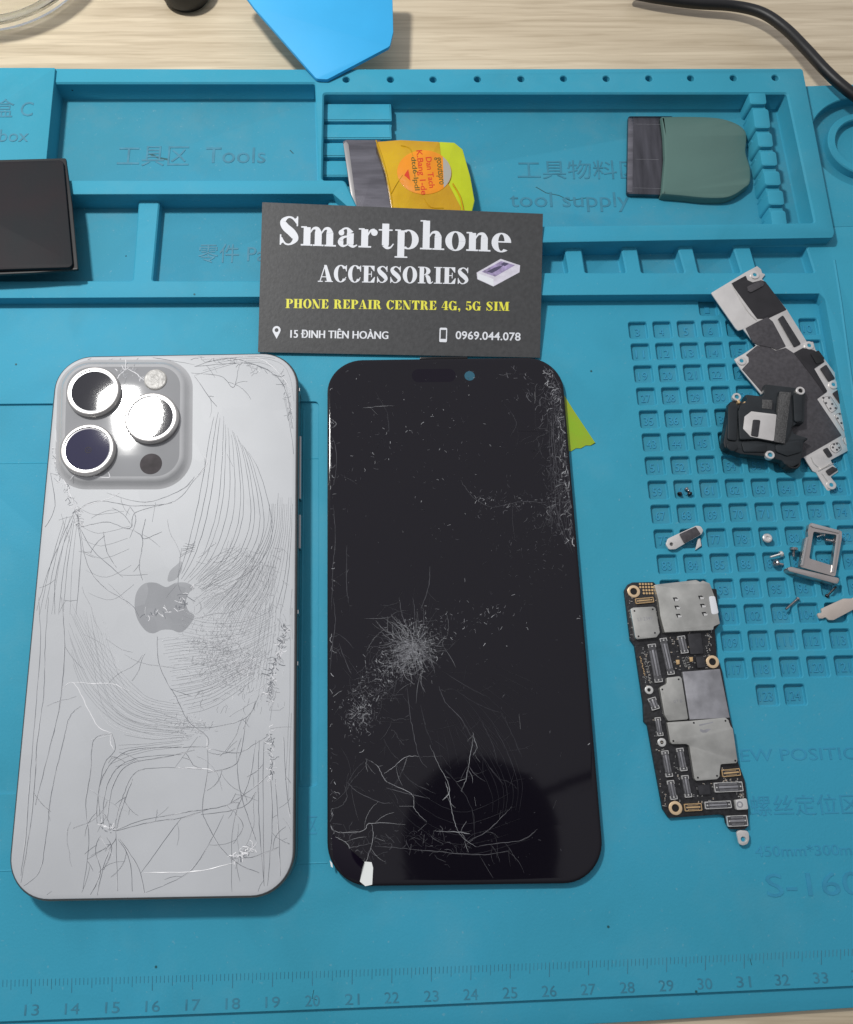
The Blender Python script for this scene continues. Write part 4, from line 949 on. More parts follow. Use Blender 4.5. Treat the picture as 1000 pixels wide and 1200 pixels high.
mb = MB(); vtext(mb, 'K.Bang 1-de', 488, 176, 228, 6, 0, .01); vtext(mb, 'Dan Tach', 499, 184, 220, 6, 0, .01)
mb.prism(PL([(474, 205), (478.5, 198), (481, 211)], 7.2), 1.63, 1.7, tilt=tf)
mb.build('red_print', 'red', st)

# ================================================================== green scraper in the tray
gx = P(810, 182, 3)
gs = thing('plastic_scraper', 'sage green scraper with a dark polished blade in the upper tray', 'scraper', (gx[0], gx[1], .4))
mb = MB(); mb.prism(rounded(PL([(736.5, 135.5), (790, 135.5), (790, 228), (735, 226.5)], 2.2), .9, 4), .8, 2.0, .15); bl = mb.build('blade', 'smoke', gs)
mb = MB(); mb.prism(rounded(PL([(736.6, 137), (742.5, 136.5), (741.5, 226), (735.2, 225)], 2.2), .7, 3), 2.0, 2.12, .05); mb.build('blade_edge', 'steel', bl)
mb = MB()
for l in ([(745, 145.3), (776, 145.8)], [(745, 186.5), (772, 187)], [(740, 220), (776, 221)]): mb.ribbon([(*P(*q, 2.0), 2.0) for q in l], .08, .02)
mb.build('blade_scratches', 'shield2', bl)
hp = spl([(775, 136), (805, 135.5), (840, 137), (862, 143), (874, 152), (876, 163), (875, 178), (880, 196), (880, 213), (873, 220), (863, 227), (850, 231.5), (825, 231.5), (800, 229), (775.5, 227)], 4, False)
mb = MB(); mb.prism(rounded(PL(hp + [(779, 185), (778, 160)], 3.4), .2, 2), .5, 3.4, .9); mb.build('handle', 'sage', gs)

# ================================================================== black slab at the left
sl = P(20, 250, 9); slab = thing('black_phone_panel', 'matt black phone panel with rounded corners over the tray edge', 'phone panel', (sl[0], sl[1], 8.7))
mb = MB(); mb.prism(rounded(PL([(-130, 191), (77.5, 185.5), (85, 240), (92, 316), (40, 320), (-130, 328)], 9.4), .5, 3), 8.72, 9.6, .3); mb.build('soft_backing', 'black', slab)
mb = MB(); mb.prism(rounded(PL([(-130, 194), (74, 187), (85.5, 313), (-130, 320)], 10.8), [1.5, 1.5, 1.7, 1.7], 6), 9.6, 10.8, .3); mb.build('face_panel', 'slab', slab)

# ================================================================== blue plastic sheet, cable, dish, cap
bp_ = PL(rounded([(265, -22), (300, 20), (371, 92), (384, 92.5), (457, 57), (461, 42), (459, -22)], 6, 5), 9)
tf2 = tiltf(0, 5, P(380, 90, 8), P(360, -20, 8))
mb = MB(); mb.prism(bp_, 7.95, 9.1, .25, tilt=tf2); tag(mb.build('plastic_sheet', 'blueplastic'), 'bright blue plastic sheet with a blunt corner resting on the mat rim', 'plastic sheet')
pts = [(740, -8, 1.5), (770, -2, 1.5), (815, 4, 1.5), (860, 7, 2), (893, 15, 3.5), (920, 33, 5), (945, 58, 7), (968, 83, 8.3), (990, 103, 8.8), (1020, 125, 8.5), (1060, 150, 7)]
cp = spl([(*P(a, b, z), z) for a, b, z in pts], 8); mb = MB(); mb.tube(cp, 1.75, 14); tag(mb.build('black_cable', 'cable'), 'black cable crossing the wooden top and the mat at upper right', 'cable')
# dish rim passes photo points (0,20) and (92,0)
p1 = Vector(P(0, -7, 14)); p2 = Vector(P(42, -24, 14)); R_ = 42; md = (p1 + p2) / 2; ch = (p2 - p1); nn = Vector((-ch.y, ch.x)).normalized()
ctr_ = md + nn * math.sqrt(R_ ** 2 - (ch.length / 2) ** 2)
mb = MB(); mb.lathe([(R_ - 9, -2.4), (R_ - 3, -1.5), (R_ - .6, 6), (R_, 13), (R_ + .1, 13.9), (R_ - .5, 14.3), (R_ - 1.4, 14), (R_ - 2.2, 6), (R_ - 5, .5), (R_ - 9, -.6)], ctr_.x, ctr_.y, 96, close=True)
tag(mb.build('glass_dish', 'glass'), 'clear glass dish cut off by the upper left corner', 'dish')
c = P(215, -27, 5); mb = MB(); mb.lathe([(.01, -2.5), (8, -2.5), (9.5, 0), (9.5, 4), (8.2, 5.6), (.01, 6)], c[0], c[1], 40)
tag(mb.build('black_puck', 'black'), 'small black rounded puck at the top edge left of the blue sheet', 'puck')

# ================================================================== logic board
bb_ = P(805, 830, 0)
board = thing('logic_board', 'black phone logic board with silver shields and gold screw rings', 'circuit board', (bb_[0], bb_[1], .2))
zp = 1.2
def ZA(l): return [(720 + a * .16, 670 + b * .16) for a, b in l]
def ZB(l): return [(740 + a * .16, 830 + b * .16) for a, b in l]
out = [(732, 692), (736, 685), (741, 682.5), (766, 682), (771, 687), (840, 690), (843, 732), (838, 738), (840, 768), (846, 785), (856, 842), (859, 854), (865, 893), (873, 915), (877, 948), (877.5, 968), (873, 972), (855, 971.5), (851, 964), (850, 956), (842, 954.5), (784, 958.5), (777, 948), (768, 900), (759, 850), (755, 846), (754, 825), (744, 757), (739, 750)]
mb = MB(); mb.prism(rounded(PL(out, zp), .4, 3), .25, zp, .06); pcb = mb.build('circuit_layer', 'pcb', board)
def bpart(name, pts, z0, z1, m, b=.08, r=.5, parent=board, holes=None, label=None):
    mb = MB(); mb.prism(rounded(PL(pts, z1), r, 3), z0, z1, b); return mb.build(name, m, parent, label=label)
sims = bpart('sim_reader', ZA([(295, 95), (600, 60), (630, 75), (650, 65), (700, 85), (735, 180), (775, 380), (730, 400), (725, 425), (370, 445), (340, 330), (325, 210)]), zp, 2.9, 'shield', .1, .3)
mb = MB(); mh = MB()
for a, b in ((452, 203), (463, 263), (474, 323), (637, 190), (651, 250), (663, 310)):
    q = ZA([(a - 24, b - 14), (a + 4, b - 16), (a + 24, b + 4), (a + 20, b + 12), (a - 10, b + 14)]); mb.prism(PL(q, 2.93), 2.85, 2.915)
    q = ZA([(a - 8, b - 6), (a + 22, b - 2), (a + 20, b + 11), (a - 6, b + 13)]); mh.prism(PL(q, 2.95), 2.87, 2.94)
mb.build('contact_slot', 'dark', sims); mh.build('contact', 'solder', sims)
bpart('white_label', ZA([(693, 180), (738, 178), (765, 305), (715, 315)]), 2.88, 2.96, 'white', .02, .5, sims)
def shd(pts, z, m, r=.6, dots=()):
    o = bpart('shield_can', pts, zp, z, m, .12, r)
    if dots:
        mb = MB()
        for a, b in dots: c = P(a, b, z); mb.prism(circle(c[0], c[1], .28, 10), z - .02, z + .012)
        mb.build('vent_hole', 'dark', o)
    return o
shd(ZA([(120, 272), (140, 262), (285, 255), (303, 265), (335, 445), (310, 480), (165, 495), (155, 480)]), 2.5, 'shield', .5, ZA([(148, 287), (282, 275), (178, 473), (298, 448)]))
shd(ZA([(385, 775), (480, 765), (495, 780)]) + [(807, 843), (783, 845), (779, 838)] + ZA([(335, 855), (345, 840), (385, 820)]), 2.4, 'shield', .5, ZA([(472, 788), (352, 862)]))
shd(ZA([(500, 732), (775, 712)]) + [(855.5, 841), (808.5, 843.5)], 2.2, 'shield2', .2)
s4 = shd(ZB([(262, 102), (430, 92), (690, 68), (712, 85), (728, 130), (745, 150), (779, 385), (770, 402), (655, 410), (645, 505), (628, 520), (475, 532), (463, 515), (425, 275), (405, 262), (300, 263), (288, 250)]), 2.4, 'shield', .5, ZB([(690, 92), (308, 240), (488, 508), (628, 495), (762, 384), (458, 107)]))
mb = MB(); mb.prism(PL(ZB([(505, 150), (530, 160), (560, 150), (585, 152), (550, 178), (520, 178), (500, 165)]), 2.4), 2.38, 2.412)
mb.prism(PL(ZB([(495, 120), (600, 98), (600, 105), (500, 130)]), 2.4), 2.38, 2.412); mb.build('etched_mark', 'shield2', s4)
def ringp(name, px, py, r0, r1, m):
    c = P(px, py, 1.6); mb = MB(); mb.lathe([(r0, zp - .1), (r0, 1.55), (r0 - .15, 1.62), (r1 + .1, 1.62), (r1, 1.5), (r1, zp + .02)], *c, 36)
    q = mb.build(name, m, board); mb = MB(); mb.prism(circle(c[0], c[1], r1 + .02, 24), zp, zp + .04); mb.build('screw_hole', 'dark', q)
for a, b in ((743, 693), (835.5, 775.5), (792, 947)): ringp('screw_ring', a, b, 1.85, 1.02, 'goldring')
for a, b in ((761, 808.5), (776, 870)): ringp('standoff', a, b, 1.2, .5, 'solder')
def conn(x0, y0, x1, y1, w, body='conn', edge='solder', ends=True, full=False):
    """flex connector: dark bar with bright end clips"""
    a = Vector(P(x0, y0, 1.9)); b = Vector(P(x1, y1, 1.9)); d = b - a; an = math.atan2(d.y, d.x); L = d.length; W = w / 4.1; c = (a + b) / 2
    mb = MB()
    mb.prism(rounded(rect(c.x, c.y, L, W, an), .25, 3), zp, 1.75, .1, 0)
    u = d.normalized(); v = Vector((-u.y, u.x))
    mb.prism(rect(c.x, c.y, L * .70, W * .22, an), 1.7, 1.86, .03, 1)
    k = int(L * .68 / .34)
    for i in range(k):
        for s_ in (-1, 1):
            p = c + u * ((i - (k - 1) / 2) * .34) + v * (W * .33 * s_); mb.prism(rect(p.x, p.y, .14, W * .16, an), 1.72, 1.79, 0, 1)
    o = mb.build('flex_connector', [body, 'shield2' if edge != 'gold' else 'gold'], board)
    mb = MB()
    for s_ in (-1, 1):
        p = c + u * (L / 2 * s_)
        mb.prism(rect(p.x, p.y, .18, W * .95, an), zp, 1.82)
        for t in (-1, 1):
            p2 = c + u * ((L / 2 - .45) * s_) + v * (W * .46 * t); mb.prism(rect(p2.x, p2.y, .9, .16, an), zp + .01, 1.84)
        mb.prism(circle(*(c + u * ((L / 2 - .55) * s_)), .22, 8), 1.7, 1.87)
    if full:
        for t in (-1, 1):
            p2 = c + v * (W * .5 * t); mb.prism(rect(p2.x, p2.y, L, .14, an), zp + .02, 1.8)
    mb.build('connector_clip', edge, o)
for a in ((764, 755, 772.5, 799, 9.5), (777.5, 748, 787, 790, 8.5), (798.5, 745.5, 803, 765, 9), (771, 841, 774.5, 862, 6.5), (779.5, 880, 785, 910, 8), (786, 915, 790.5, 936.5, 8), (797, 877, 802, 903, 8), (803, 909, 807.5, 934, 8), (764, 818, 769, 831, 9.5)):
    conn(*a)
for a in ((838, 923, 870.5, 921.5, 10), (827, 944, 857, 942.5, 7.5), (853, 962.5, 876, 961.5, 11)): conn(*a, full=True)
for a in ((847, 906.5, 867.5, 904.5, 7.5), (803, 946.5, 822.5, 945.5, 7.5), (745.5, 704.5, 766, 702.5, 6)): conn(*a, 'chip', 'gold', full=True)
bpart('chip', ZA([(538, 455), (635, 450), (655, 600), (560, 605)]), zp, 1.9, 'chip', .08, .2)
bpart('chip', ZA([(600, 625), (660, 620), (672, 700), (610, 705)]), zp, 1.8, 'chip', .08, .2)
bpart('chip', ZB([(485, 565), (572, 558), (582, 630), (500, 636)]), zp, 1.9, 'chip', .08, .2)
q = bpart('microphone', ZB([(762, 672), (845, 658), (858, 740), (772, 746)]), zp, 2.3, 'solder', .1, .4)
mb = MB(); c = P(*ZB([(795, 705)])[0], 2.3); mb.lathe([(.9, 2.305), (.7, 2.32), (.5, 2.305)], *c, 20); mb.build('sound_port', 'shield2', q)
mb = MB()
for i in range(5):
    for j in range(4):
        if (i, j) in ((0, 3), (0, 2)): continue
        c = P(750 + i * 3.4 + j * .4, 684.5 + j * 3.6, zp); mb.prism(circle(*c, .33, 8), zp, zp + .1)
for a, b in ((464, 660), (562, 640)):
    mb.prism(PL(ZA([(a - 12, b - 14), (a + 14, b - 16), (a + 16, b + 16), (a - 6, b + 20)]), zp + .3), zp, zp + .3, .08)
for i in range(12): c = P(750.5 + i * .45 + rnd.uniform(-.5, .5), 770 + i * 1.9, zp); mb.prism(rect(*c, .3, .25), zp, zp + .03)
mb.build('gold_pad', 'gold', board)
mb = MB()
def pxt(t, x0, y0, x1, y1, hpx):
    put_text(mb, t, P(x0, y0, zp), P(x1, y1, zp), hpx / 4.1, zp, .02)
pxt('FC112 U-5', 754.5, 772, 761.5, 801, 3.2); pxt('1320', 799, 771, 803, 782, 3); pxt('C-115', 803, 770, 807, 783, 3)
rb = random.Random(11)
for _ in range(95):
    a, b = rb.choice([((736, 700), (741, 748)), ((828, 742), (832, 765)), ((772, 868), (780, 940)), ((790, 880), (800, 930)), ((812, 918), (840, 952)), ((862, 930), (872, 935)), ((806, 768), (828, 785)), ((755, 760), (762, 800)), ((768, 850), (778, 880))])
    c = P(rb.uniform(a[0], b[0]), rb.uniform(a[1], b[1]), zp); mb.prism(rect(c[0], c[1], rb.uniform(.12, .35), rb.uniform(.12, .3), .3), zp, zp + .12)
mb.build('silkscreen', 'shield', board)
zones = [((737, 700), (742, 748)), ((827, 740), (834, 768)), ((772, 868), (780, 945)), ((788, 880), (797, 940)), ((812, 918), (838, 942)), ((862, 926), (872, 936)), ((806, 768), (830, 784)), ((753, 757), (763, 804)), ((765, 835), (778, 880)), ((806, 742), (812, 768)), ((785, 745), (798, 785)), ((840, 900), (850, 912)), ((846, 912), (868, 917)), ((768, 703), (772, 742))]
for nm, mt, cnt, sz in (('capacitor', 'capac', 90, (.28, .5)), ('resistor', 'chip', 70, (.3, .55))):
    mb = MB()
    for _ in range(cnt):
        a, b = rb.choice(zones); c = P(rb.uniform(a[0], b[0]), rb.uniform(a[1], b[1]), zp); w_ = rb.uniform(*sz); an = -.12 + rb.choice((0, math.pi / 2))
        mb.prism(rect(*c, w_, w_ * .5, an), zp, zp + .22, .02, 0)
        for t in (-1, 1): mb.prism(rect(c[0] + t * math.cos(an) * w_ * .42, c[1] + t * math.sin(an) * w_ * .42, w_ * .2, w_ * .54, an), zp, zp + .235, 0, 1)
    tag(mb.build(nm + 's', [mt, 'solder'], board), kind='stuff')
def etch(t, x0, y0, x1, y1, hpx, z):
    mb = MB(); put_text(mb, t, P(x0, y0, z), P(x1, y1, z), hpx / 4.1, z, .008); mb.build('etched_print', 'shield2', board)
etch('L1 2349', 748, 728, 765, 726, 4, 2.5); etch('K9M 04', 812, 812, 836, 810, 4.5, 2.2); etch('2341', 812, 819, 828, 817.5, 4, 2.2); etch('07 B', 790, 824, 800, 823, 3.5, 2.4)
mb = MB()
tabo = rounded(PL(ZB([(772, 905), (800, 895), (858, 900), (862, 960), (850, 992), (820, 1003), (792, 995)]), 1.6), .8, 4); c = P(*ZB([(822, 960)])[0], 1.6)
mb.sheet(tabo, [(circle(*c, .78, 16), .5, .04, 0)], 1.6, 0); mb.skirt(tabo, 1.0, 1.6, .08); tb = mb.build('mounting_tab', 'plate', board)
mb = MB(); mb.prism(circle(*c, .62, 16), 1.05, 1.16); mb.build('tab_hole', 'floor', tb)

# ================================================================== steel bracket plate
bc = P(920, 440, 0); br = thing('cover_bracket', 'long steel bracket plate with black film reaching the right edge', 'metal bracket', (bc[0], bc[1], 0))
zk = 1.5
def Y5(l): return [(820 + a * .18, 300 + b * .18) for a, b in l]
def Y6(l): return [(840 + a * .16, 440 + b * .16) for a, b in l]
# it rests on the tray rim at its upper end: level tilted gently
tfk = tiltf(4.6, 1.0, P(862, 335, 4), P(950, 520, 1))
def PT(pts):
    out = []
    for a, b in pts:
        z = 3.0
        for _ in range(5): q = P(a, b, z); z = tfk(*q)
        out.append(P(a, b, z))
    return out
outl = Y5([(75, 240), (300, 105), (375, 65), (400, 85), (408, 112), (430, 118), (405, 150), (430, 170), (570, 350), (700, 560), (740, 558), (755, 610), (815, 672), (925, 818), (1000, 885)]) + [(1045, 500), (1045, 508), (1000, 525)] + Y6([(835, 620), (850, 650), (890, 692), (890, 705), (835, 742), (880, 800), (868, 822), (820, 846), (806, 838), (730, 712), (705, 700), (640, 600)]) + [(905, 505), (892, 462)] + Y5([(270, 740), (225, 672), (290, 635), (370, 582), (330, 535), (285, 476), (252, 486), (235, 470)])
def tp_(name, pts, z0, z1, m, b=.05, r=.25, parent=br, label=None):
    mb = MB(); mb.prism(rounded(PT(pts), r, 3), z0, z1, b, tilt=tfk); return mb.build(name, m, parent, label=label)
tp_('steel_plate', outl, -.35, 0, 'plate', .08, .3)
tp_('black_film', Y5([(205, 180), (300, 128), (312, 158), (345, 172), (400, 158), (428, 168), (566, 350), (440, 410), (375, 410)]), -.02, .12, 'blackfilm')
tp_('black_film', Y5([(298, 472), (375, 430), (440, 400), (475, 430), (560, 590), (500, 612), (470, 600), (380, 582), (345, 565)]), -.02, .26, 'graphite')
tp_('foam_pad', Y5([(305, 205), (395, 160), (418, 185), (410, 200), (330, 243), (312, 232)]), .1, .5, 'graphite', .1, .4)
tp_('graphite_film', Y5([(372, 585), (440, 590), (470, 603), (495, 616), (560, 598), (612, 632), (650, 615), (745, 740), (830, 885), (765, 932)]) + Y6([(915, 440), (640, 598), (560, 640), (380, 380)]) + [(893, 460)] + Y5([(275, 738), (320, 690), (318, 660), (300, 645)]), -.02, .1, 'graphite')
tp_('black_film', Y5([(612, 632), (670, 600), (745, 615), (790, 650), (812, 690), (745, 735), (830, 880), (810, 895), (735, 790)]), .05, .2, 'blackfilm')
tp_('foam_pad', Y5([(718, 640), (770, 618), (808, 668), (800, 695), (758, 708)]), .18, .5, 'black', .1, .3)
for l in (Y5([(508, 412), (540, 387), (658, 575), (615, 597)]), Y5([(782, 735), (822, 708), (880, 800), (840, 822)]), Y5([(862, 895), (915, 862), (995, 970), (965, 1000), (930, 990)]), Y6([(960, 280), (1000, 255), (1040, 330), (1000, 350)]), Y6([(775, 545), (808, 528), (848, 590), (818, 606)]), Y6([(795, 700), (845, 668), (892, 690), (822, 738)])):
    tp_('black_pad', l, -.02, .3, 'chip', .08, .4)
for l, dots in ((Y6([(768, 165), (830, 150), (888, 240), (838, 280)]), [(780, 165), (822, 165), (800, 203), (845, 210), (832, 243), (870, 240)]), (Y6([(858, 290), (905, 275), (990, 390), (935, 415)]), [(900, 282), (885, 315), (932, 313), (912, 350), (955, 355), (943, 390)]),
                (Y6([(825, 510), (890, 488), (918, 540), (870, 572), (840, 550)]), [(858, 505), (880, 500), (850, 528), (897, 530), (880, 545)]), (Y6([(920, 460), (1000, 420), (1040, 480), (945, 515)]), [(955, 465), (990, 460), (970, 490)])):
    o = tp_('contact_pad', l, -.02, .1, 'plate', .04, .4)
    mb = MB(); t_ = PT(rounded(l, 3, 3)); mb.ribbon([(x, y, tfk(x, y) + .1) for x, y in t_ + t_[:1]], .12, .03)
    for a, b in Y6(dots): c = PT([(a, b)])[0]; mb.prism(circle(*c, .36, 10), .08, .16, tilt=tfk)
    mb.build('contact_dot', 'conn', o)
for a, b in Y5([(358, 124), (712, 584), (272, 684), (870, 838)]) + Y6([(838, 803)]):
    c = PT([(a, b)])[0]; mb = MB(); n_ = 28; zz = tfk(*c)
    mb.lathe([(1.5, zz - .02), (1.45, zz + .25), (1.25, zz + .3), (.7, zz + .28), (.6, zz + .1)], *c, 28); o = mb.build('screw_eye', 'plate', br)
    mb = MB(); mb.prism(circle(*c, .62, 20), zz, zz + .12); mb.build('eye_hole', 'floor', o)
mb = MB()
for l in (Y6([(690, 600), (715, 650), (770, 680), (835, 640)]), Y6([(745, 700), (855, 645)]), Y6([(770, 720), (820, 790)]), Y5([(205, 180), (300, 345), (370, 420)])):
    t_ = PT(spl(l, 5)); mb = MB(); mb.ribbon([(x, y, tfk(x, y)) for x, y in t_], .35, .3); mb.build('pressed_fold', 'plate', br)

# ================================================================== speaker module on the bracket
mc = P(895, 500, 3); sp_ = thing('speaker_module', 'black moulded speaker module with a pale steel plate lying on the bracket', 'speaker', (mc[0], mc[1], 1.3))
zm = 5.2
o_ = Y6([(100, 190), (150, 175), (210, 195), (212, 135), (345, 150), (352, 60), (590, 88), (652, 90), (645, 345), (590, 350), (550, 385), (570, 425), (620, 440), (690, 462), (640, 478), (632, 570), (618, 640), (560, 672), (500, 650), (480, 625), (370, 595), (180, 575), (60, 530), (50, 490)])
mb = MB(); mb.prism(rounded(PL(o_, zm - 1.0), .7, 4), 1.3, zm - 1.0, .5); mb.build('housing', 'module', sp_)
def mp_(name, l, z1, m, b=.15, r=.5, z0=None): 
    mb = MB(); mb.prism(rounded(PL(Y6(l), z1), r, 4), z0 if z0 is not None else zm - 1.05, z1, b); return mb.build(name, m, sp_)
mp_('raised_lid', [(175, 215), (215, 190), (228, 150), (405, 160), (412, 250), (450, 285), (460, 110), (545, 122), (560, 340), (540, 420), (500, 500), (300, 465), (170, 470), (160, 260)], zm, 'module', .35)
mp_('side_ridge', [(85, 210), (160, 215), (150, 480), (80, 470)], zm - .4, 'module', .4, .8)
mp_('side_ridge', [(560, 130), (635, 135), (628, 335), (570, 345)], zm - .4, 'module', .4, .8)
mp_('lower_ridge', [(180, 485), (370, 500), (360, 560), (200, 560)], zm - .5, 'module', .3, .6)
mp_('lower_ridge', [(430, 505), (612, 470), (622, 560), (520, 590), (440, 560)], zm - .5, 'module', .3, .8)
mp_('round_corner', [(75, 490), (140, 485), (165, 530), (120, 560), (75, 530)], zm - .4, 'module', .3, 1.2)
mp_('speckled_mesh', [(462, 118), (545, 124), (500, 498), (420, 484), (445, 285)], zm + .12, 'mesh', .03, .1)
mp_('speckled_mesh', [(335, 175), (410, 180), (405, 248), (332, 240)], zm + .1, 'mesh', .03, .1)
pp = mp_('steel_plate', [(205, 300), (255, 262), (440, 285), (420, 480), (250, 448), (195, 390)], zm + .16, 'plate', .06, .4)
mb = MB(); mb.prism(rounded(PL(Y6([(268, 322), (322, 325), (305, 450), (252, 440)]), zm + .4), .4, 3), zm + .1, zm + .4, .1); mb.build('plate_window', 'chip', pp)
for a, b, r in ((150, 155, 1.35), (616, 110, 1.4), (394, 580, 1.4)):
    c = P(*Y6([(a, b)])[0], zm - .3); mb = MB(); mb.lathe([(r, zm - 1.5), (r, zm - .45), (r - .15, zm - .3), (r * .55, zm - .32), (r * .5, zm - .7)], *c, 28); o = mb.build('screw_eye', 'plate', sp_)
    mb = MB(); mb.prism(circle(*c, r * .55, 20), 2.4, zm - .75); mb.build('eye_hole', 'dark' if a == 616 else 'floor', o)
c = P(*Y6([(562, 630)])[0], zm - 1); mb = MB(); mb.lathe([(2.5, 1.4), (2.5, 3.6), (2.2, 4.1), (1.9, 4.1), (1.5, 3.4), (.01, 2.8)], *c, 32); mb.build('rubber_port', 'black', sp_)
for a, b in ((166, 190), (210, 200)):
    c = P(*Y6([(a, b)])[0], zm); mb = MB(); mb.prism(circle(*c, .45, 12, .6), zm - 1.2, zm - .1, .2); mb.build('spring_contact', 'gold', sp_)

# ================================================================== SIM tray
tcn = P(962, 645, 0); st_ = thing('sim_tray', 'small steel SIM card tray frame lying over the numbered cells', 'SIM tray', (tcn[0], tcn[1], 0))
def X8(l): return [(860 + a * .14, 590 + b * .14) for a, b in l]
fo = rounded(PL(X8([(650, 162), (905, 232), (905, 290), (850, 612), (555, 530), (600, 285), (625, 280), (620, 235), (632, 175)]), 1.7), .5, 4)
fi = rounded(PL(X8([(668, 235), (865, 262), (825, 520), (632, 460)]), 1.7), .5, 4)
mb = MB()
loops = [[Vector((x, y, 0)) for x, y in ccw(fo)], [Vector((x, y, 0)) for x, y in reversed(ccw(fi))]]; av = [v for l in loops for v in l]
for z_, up in ((1.7, True), (.2, False)):
    f_ = []
    for t in tessellate_polygon(loops):
        a, b, c = [av[i] for i in t]; g_ = (b - a).cross(c - a).z > 0; f_.append(t if g_ == up else tuple(reversed(t)))
    mb.add([(v.x, v.y, z_) for v in av], f_)
mb.loft([[(x, y, .2) for x, y in ccw(fo)], [(x, y, 1.7) for x, y in ccw(fo)]], False, False)
rv = list(reversed(ccw(fi))); mb.loft([[(x, y, .2) for x, y in rv], [(x, y, 1.7) for x, y in rv]], False, False)
mb.build('frame', 'tray', st_)
mb = MB(); mb.prism(rounded(PL(X8([(455, 535), (480, 528), (880, 622), (888, 640), (872, 672), (850, 670), (465, 568), (452, 552)]), 2.6), .35, 4), 0.05, 2.6, .25); mb.build('face_bar', 'tray', st_)
mb = MB(); mb.prism(rounded(PL(X8([(862, 262), (892, 250), (845, 575), (818, 580)]), 2.1), .2, 3), 1.7, 2.1, .1); mb.prism(rounded(PL(X8([(608, 285), (628, 285), (585, 520), (562, 522)]), 2.1), .2, 3), 1.7, 2.1, .1)
mb.prism(rounded(PL(X8([(640, 180), (660, 165), (890, 225), (885, 250), (665, 200)]), 2.0), .2, 3), 1.7, 2.0, .1); mb.build('raised_rail', 'ring', st_)

# ================================================================== spring plate, small clip
mb = MB(); mb.prism(rounded(PL(X8([(735, 880), (920, 795), (985, 795), (1090, 750), (1120, 850), (1000, 890), (840, 975), (800, 975), (770, 950), (750, 962), (718, 962), (703, 930), (712, 915), (742, 915)]), 1.0), .4, 3), .3, .9, .12)
tag(mb.build('spring_plate', 'spring'), 'flat beige metal plate with rounded ends at the right edge below the SIM tray', 'metal plate')
kc = P(803, 633, 0); kl = thing('metal_clip', 'small steel clip with a black pad and a round eye lying among the cells', 'metal clip', (kc[0], kc[1], .1))
def X9(l): return [(780 + a * .15, 560 + b * .15) for a, b in l]
mb = MB(); o_ = rounded(PL(X9([(20, 475), (95, 440), (240, 375), (275, 378), (295, 410), (280, 440), (155, 510), (80, 555), (30, 558), (5, 520)]), 1.3), .8, 5); c = P(*X9([(48, 518)])[0], 1.3)
mb.sheet(o_, [(circle(*c, .62, 18), .6, .05, 0)], 1.3, 0); mb.skirt(o_, .7, 1.3, .05); kp = mb.build('steel_strip', 'plate', kl)
mb = MB(); mb.prism(rounded(PL(X9([(110, 438), (238, 380), (278, 438), (152, 512)]), 1.7), .3, 3), 1.28, 1.7, .1); mb.build('black_pad', 'graphite', kl)
mb = MB(); mb.prism(circle(*c, .45, 14), .72, .85); mb.build('eye_hole', 'conn', kp)
mb = MB(); mb.prism(PL(X9([(255, 478), (272, 472), (282, 530), (235, 562)]), .6), .1, .6, .05); mb.build('bent_leg', 'plate', kl)

# ================================================================== screws
def screw(name, label, px, py, z, direction=None, head=1.0, L=3.0, m='screw', hh=.7, sh=.4):
    """direction None: standing on its tip, head up; else (dx, dy) of the shank in photo pixels, screw lying down"""
    c = P(px, py, z + .4); root = thing(name, label, 'screw', (c[0], c[1], z), 'small screws lying in the cells')
    def prof(mb, pr, n=20):
        K = len(pr); vs = []; fs = []
        for r, t in pr:
            for i in range(n):
                a = 2 * math.pi * i / n; vs.append((r * math.cos(a), r * math.sin(a), t))
        for k in range(K - 1):
            for i in range(n): j = (i + 1) % n; fs.append((k * n + i, k * n + j, (k + 1) * n + j, (k + 1) * n + i))
        if direction is None: M4 = Matrix.Translation(Vector((c[0], c[1], z + .02)))
        else:
            a = Vector(P(px, py, z)); b = Vector(P(px + direction[0], py + direction[1], z)); d = (b - a).normalized()
            dip = math.atan2(head - sh, L + hh) ; ax = Vector((-d.x * math.cos(dip), -d.y * math.cos(dip), math.sin(dip)))
            rot = Vector((0, 0, 1)).rotation_difference(ax).to_matrix().to_4x4(); M4 = Matrix.Translation(Vector((a.x, a.y, z + head)) - ax * (L + hh * .5)) @ rot
        mb.add([tuple(M4 @ Vector(v)) for v in vs], fs); return M4
    mb = MB(); pr = [(.01, 0), (sh * .5, .15)]
    k = max(3, int(L / .25))
    for i in range(k): t = .2 + (L - .2) * i / k; pr += [(sh, t), (sh * .82, t + (L - .2) / k * .5)]
    pr += [(sh, L)]; prof(mb, pr); mb.build('shank', m, root)
    mb = MB(); prof(mb, [(sh, L - .01), (head * .97, L), (head, L + .1), (head, L + hh * .7), (head * .8, L + hh), (head * .45, L + hh), (head * .38, L + hh * .5), (.01, L + hh * .45)], 24); mb.build('head', m, root)
    return root
screw('screw', 'pale nickel screw standing head up in its own cell left of the SIM tray', 897, 632, -1.3, None, 1.45, 1.3, 'screwlight', .8, .8)
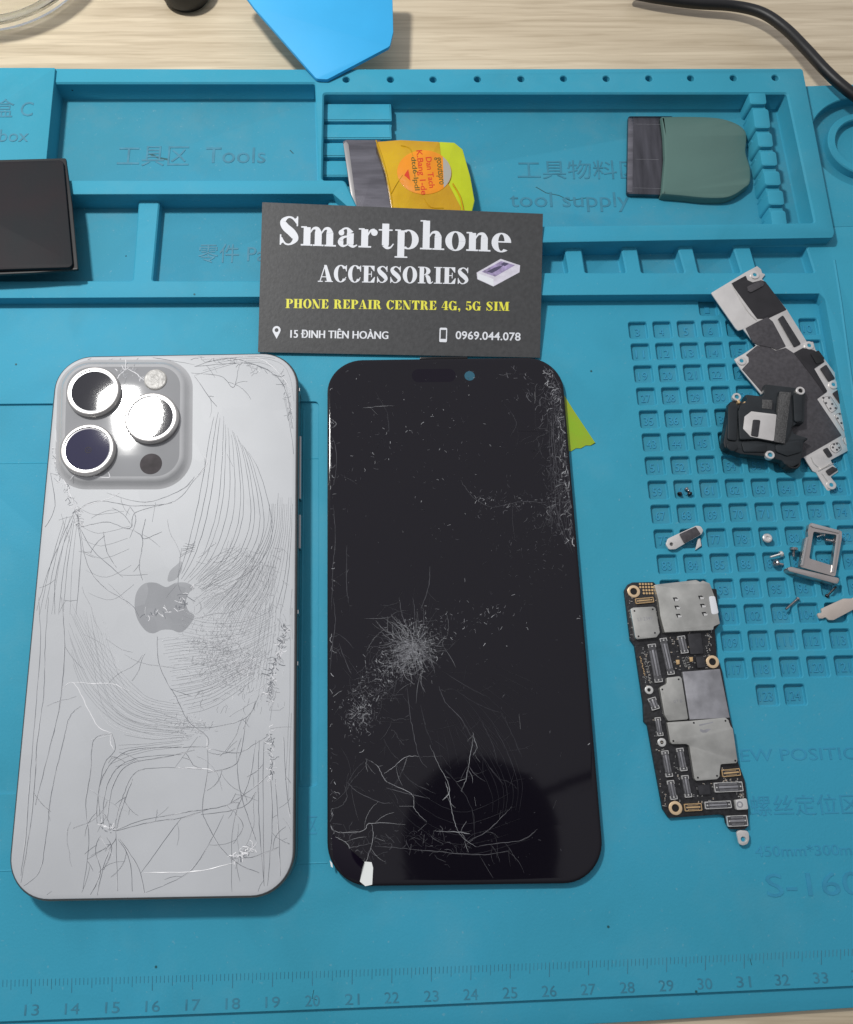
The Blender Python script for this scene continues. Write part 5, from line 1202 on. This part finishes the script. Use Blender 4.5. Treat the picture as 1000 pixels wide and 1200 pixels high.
screw('screw', 'bright screw with a long tip lying just above a darker one', 914, 650, -.5, (-18, 5), .95, 3.2, 'screwlight', .8, .35)
screw('screw', 'grey screw lying below the bright long one with its shank to the right', 907, 661, -1.0, (13, 1.5), 1.15, 2.2, 'screw', .8, .42)
screw('screw', 'dark screw with its head up and a short shank left of the SIM tray frame', 928, 644, -.6, (1, 13), 1.15, 2.2, 'screw', .8, .45)
screw('screw', 'small bright screw inside the SIM tray opening, upper one', 964, 627, -.6, (-10, 3), .65, 2.0, 'screwlight', .5, .3)
screw('screw', 'grey pointed screw inside the SIM tray opening, lower one touching the frame', 975, 635, -.6, (-11, -2), .85, 2.2, 'screw', .8, .55)
screw('screw', 'thin long pin screw lying diagonally across a cell wall', 934, 702, .0, (-19, 17), .6, 5.0, 'screw', .5, .4)
screw('screw', 'black screw lying under the right end of the SIM tray bar', 968, 699, -.3, (13, -13), .62, 4.2, 'screwdark', .6, .32)
screw('screw', 'tiny dark screw at the left of three in one cell', 795.5, 580, -1.3, (2, -2), .75, .7, 'screwdark', .5, .4)
screw('screw', 'tiny dark screw at the lower right of three in one cell', 807.5, 580, -1.3, (-2, -4), .8, .9, 'screwdark', .5, .4)
screw('screw', 'tiny grey screw at the top of three in one cell', 803.5, 573.5, -1.2, (4, 3), .62, .8, 'screw', .5, .4)

# ================================================================== lamp head above the bench, mirrored in the screen
hd, pth = bounce(566, 992, zs, 330)
rad_ = 104 / FPX * pth * 1.0
lamp = thing('lamp_head', 'round black lamp head above the bench mirrored in the black screen', 'lamp', (hd[0], hd[1], 330))
mb = MB(); mb.lathe([(.01, 330), (rad_ - 2, 330), (rad_, 333), (rad_, 348), (rad_ - 4, 355), (.01, 360)], hd[0], hd[1], 64); mb.build('shade', 'black', lamp)
e1, _ = bounce(660, 925, zs, 345); e2, _ = bounce(725, 905, zs, 352); v_ = Vector(e2) - Vector(e1)
mb = MB(); mb.tube([tuple(Vector(e1) - v_ * .6), e1, e2, tuple(Vector(e2) + v_ * 8)], 2.8, 14); mb.build('arm', 'black', lamp)
